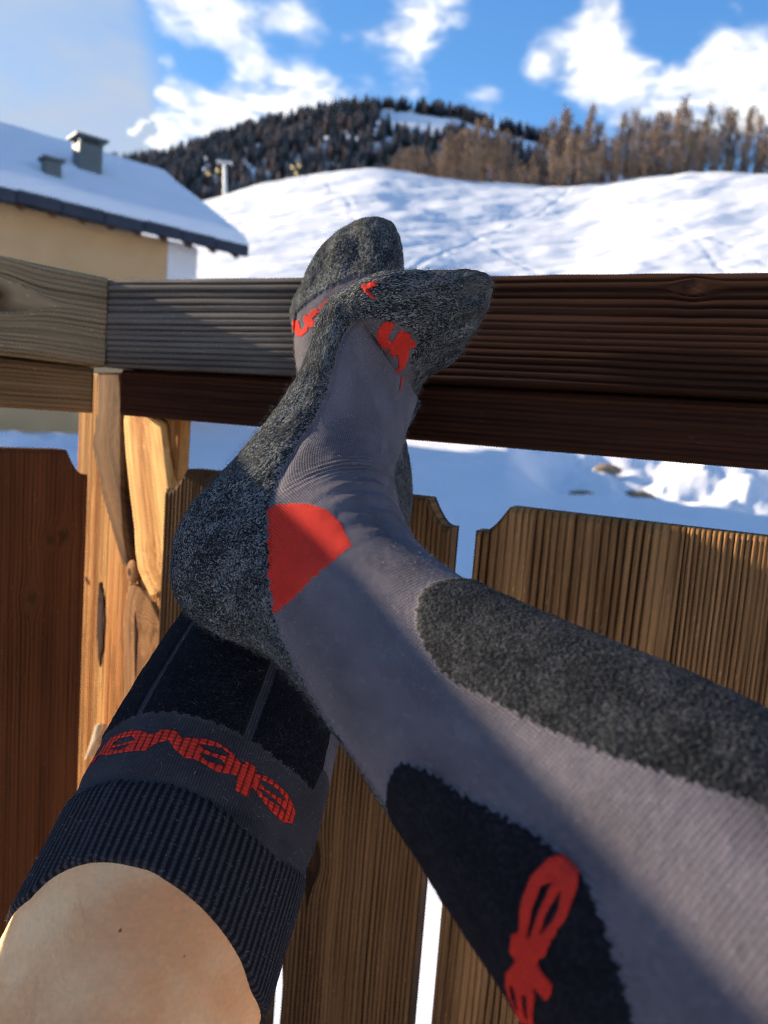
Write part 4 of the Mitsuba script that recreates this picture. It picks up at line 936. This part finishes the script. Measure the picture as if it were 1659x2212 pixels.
# ------------------------------------------------------------------ ski lift
M_STEEL = bs('mat_lift_steel', {'type': 'principled', 'base_color': rgb(.45, .47, .48), 'roughness': .45, 'metallic': .2})
M_YEL = bs('mat_cabin_yellow', {'type': 'principled', 'base_color': rgb(.80, .55, .16), 'roughness': .3})
M_GLS = bs('mat_cabin_window', {'type': 'principled', 'base_color': rgb(.05, .06, .07), 'roughness': .15})
def far(px, py, r):
    s = sight(px, py); return s / np.hypot(s[0], s[1]) * r
py_t, py_b = far(485, 350, 268), far(488, 432, 268)
pyl = thing('lift_pylon', 'grey lift pylon with crossarm standing at the forest edge', 'lift pylon')
add('mast', ply(tube([py_b - [0, 0, 2], py_t], [.75, .55], 12), M_STEEL, smooth=40), pyl)
add('crossarm', ply(box(py_t + [0, 0, .1], [[2.4, .3, 0], [-.04, .35, 0], [0, 0, .28]], .05), M_STEEL), pyl)
for sx in (-1, 1):
    add('sheave_beam', ply(box(py_t + np.array([2.1 * sx, 0, -.35]), [[.14, 0, 0], [0, 1.3, .0], [0, 0, .2]], .03), M_STEEL), pyl)
CAB = [(290, 398, 'yellow lift cabin hanging just above the chalet roof, right of the chimney'), (364, 438, 'yellow lift cabin at the lower end of the chalet roof edge'), (450, 374, 'yellow lift cabin left of the pylon, the farther one of two'), (470, 368, 'yellow lift cabin touching the pylon mast on its left'),
       (632, 361, 'left one of the two yellow lift cabins right of the pylon'), (646, 357, 'right one of the two yellow lift cabins right of the pylon'), (640, 374, 'yellow lift cabin just below the pair right of the pylon'), (768, 402, 'small yellow lift cabin low over the open snow, rightmost of the cabins')]
for i, (px, py, lab) in enumerate(CAB):
    c = far(px, py, 266 if i < 7 else 236)
    k = thing('lift_cabin', lab, 'lift cabin', 'yellow lift cabins')
    b = trimesh.creation.icosphere(3, 1.0); v = np.array(b.vertices); v = np.sign(v) * np.abs(v) ** .75
    add('shell', ply((v * [.5, .48, .55] + c, b.faces), M_YEL, smooth=True), k)
    w = v[:, 2]
    add('window', ply(trimesh.creation.cylinder(.51, .34, sections=24).apply_translation(c + [0, 0, .1]), M_GLS, smooth=40), k)
    add('hanger', ply(tube([c + [0, 0, .5], c + [0, 0, 1.6]], .05, 6), M_STEEL), k)

# ------------------------------------------------------------------ rocks in the ploughed snow
M_ROCK = bs('mat_rock', {'type': 'twosided', 'b': {'type': 'diffuse', 'reflectance': proc(lambda p, n, uv: mix((.12, .10, .085), (.34, .26, .17), fbm(p.x * 3, p.y * 3, p.z * 3, octaves=4)))}})
ROCKS = [(1262, 1050, 31, .45, 'grey brown rock showing through the snow above the wide plank, biggest of the rocks'), (1330, 1075, 30, .42, 'long grey rock lying in the snow right of the biggest rock'), (1385, 1048, 33, .42, 'tan stone in the churned snow, right of the long grey rock'), (1310, 1032, 35, .4, 'small tan stone above the long grey rock')]
for i, (px, py, r, s, lab) in enumerate(ROCKS):
    p = far(px, py, r); a = math.degrees(math.atan2(p[0], p[1])); p[2] = float(ground_at(np.array(a), np.array(float(r)))) + s * .12
    b = trimesh.creation.icosphere(3, 1.0); v = np.array(b.vertices); v = v * (.65 + .7 * vfbm(v * 1.3 + i * 5, 3, 60 + i)[:, None])
    k = add('rock', ply((v * np.array([1.5, 1., .62]) * s + p, b.faces), M_ROCK, smooth=35), None, label=lab, category='rock')

# floor of the balcony under the seat, outside the frame
add('balcony_floor', ply(box(np.array([.05, .0, ZB - .12]), [-D1 * .72, N1 * 1.0, RZ * .02]), bs('mat_floor', {'type': 'diffuse', 'reflectance': rgb(.16, .10, .06)})), None, kind='structure', label='brown boards of the balcony floor')
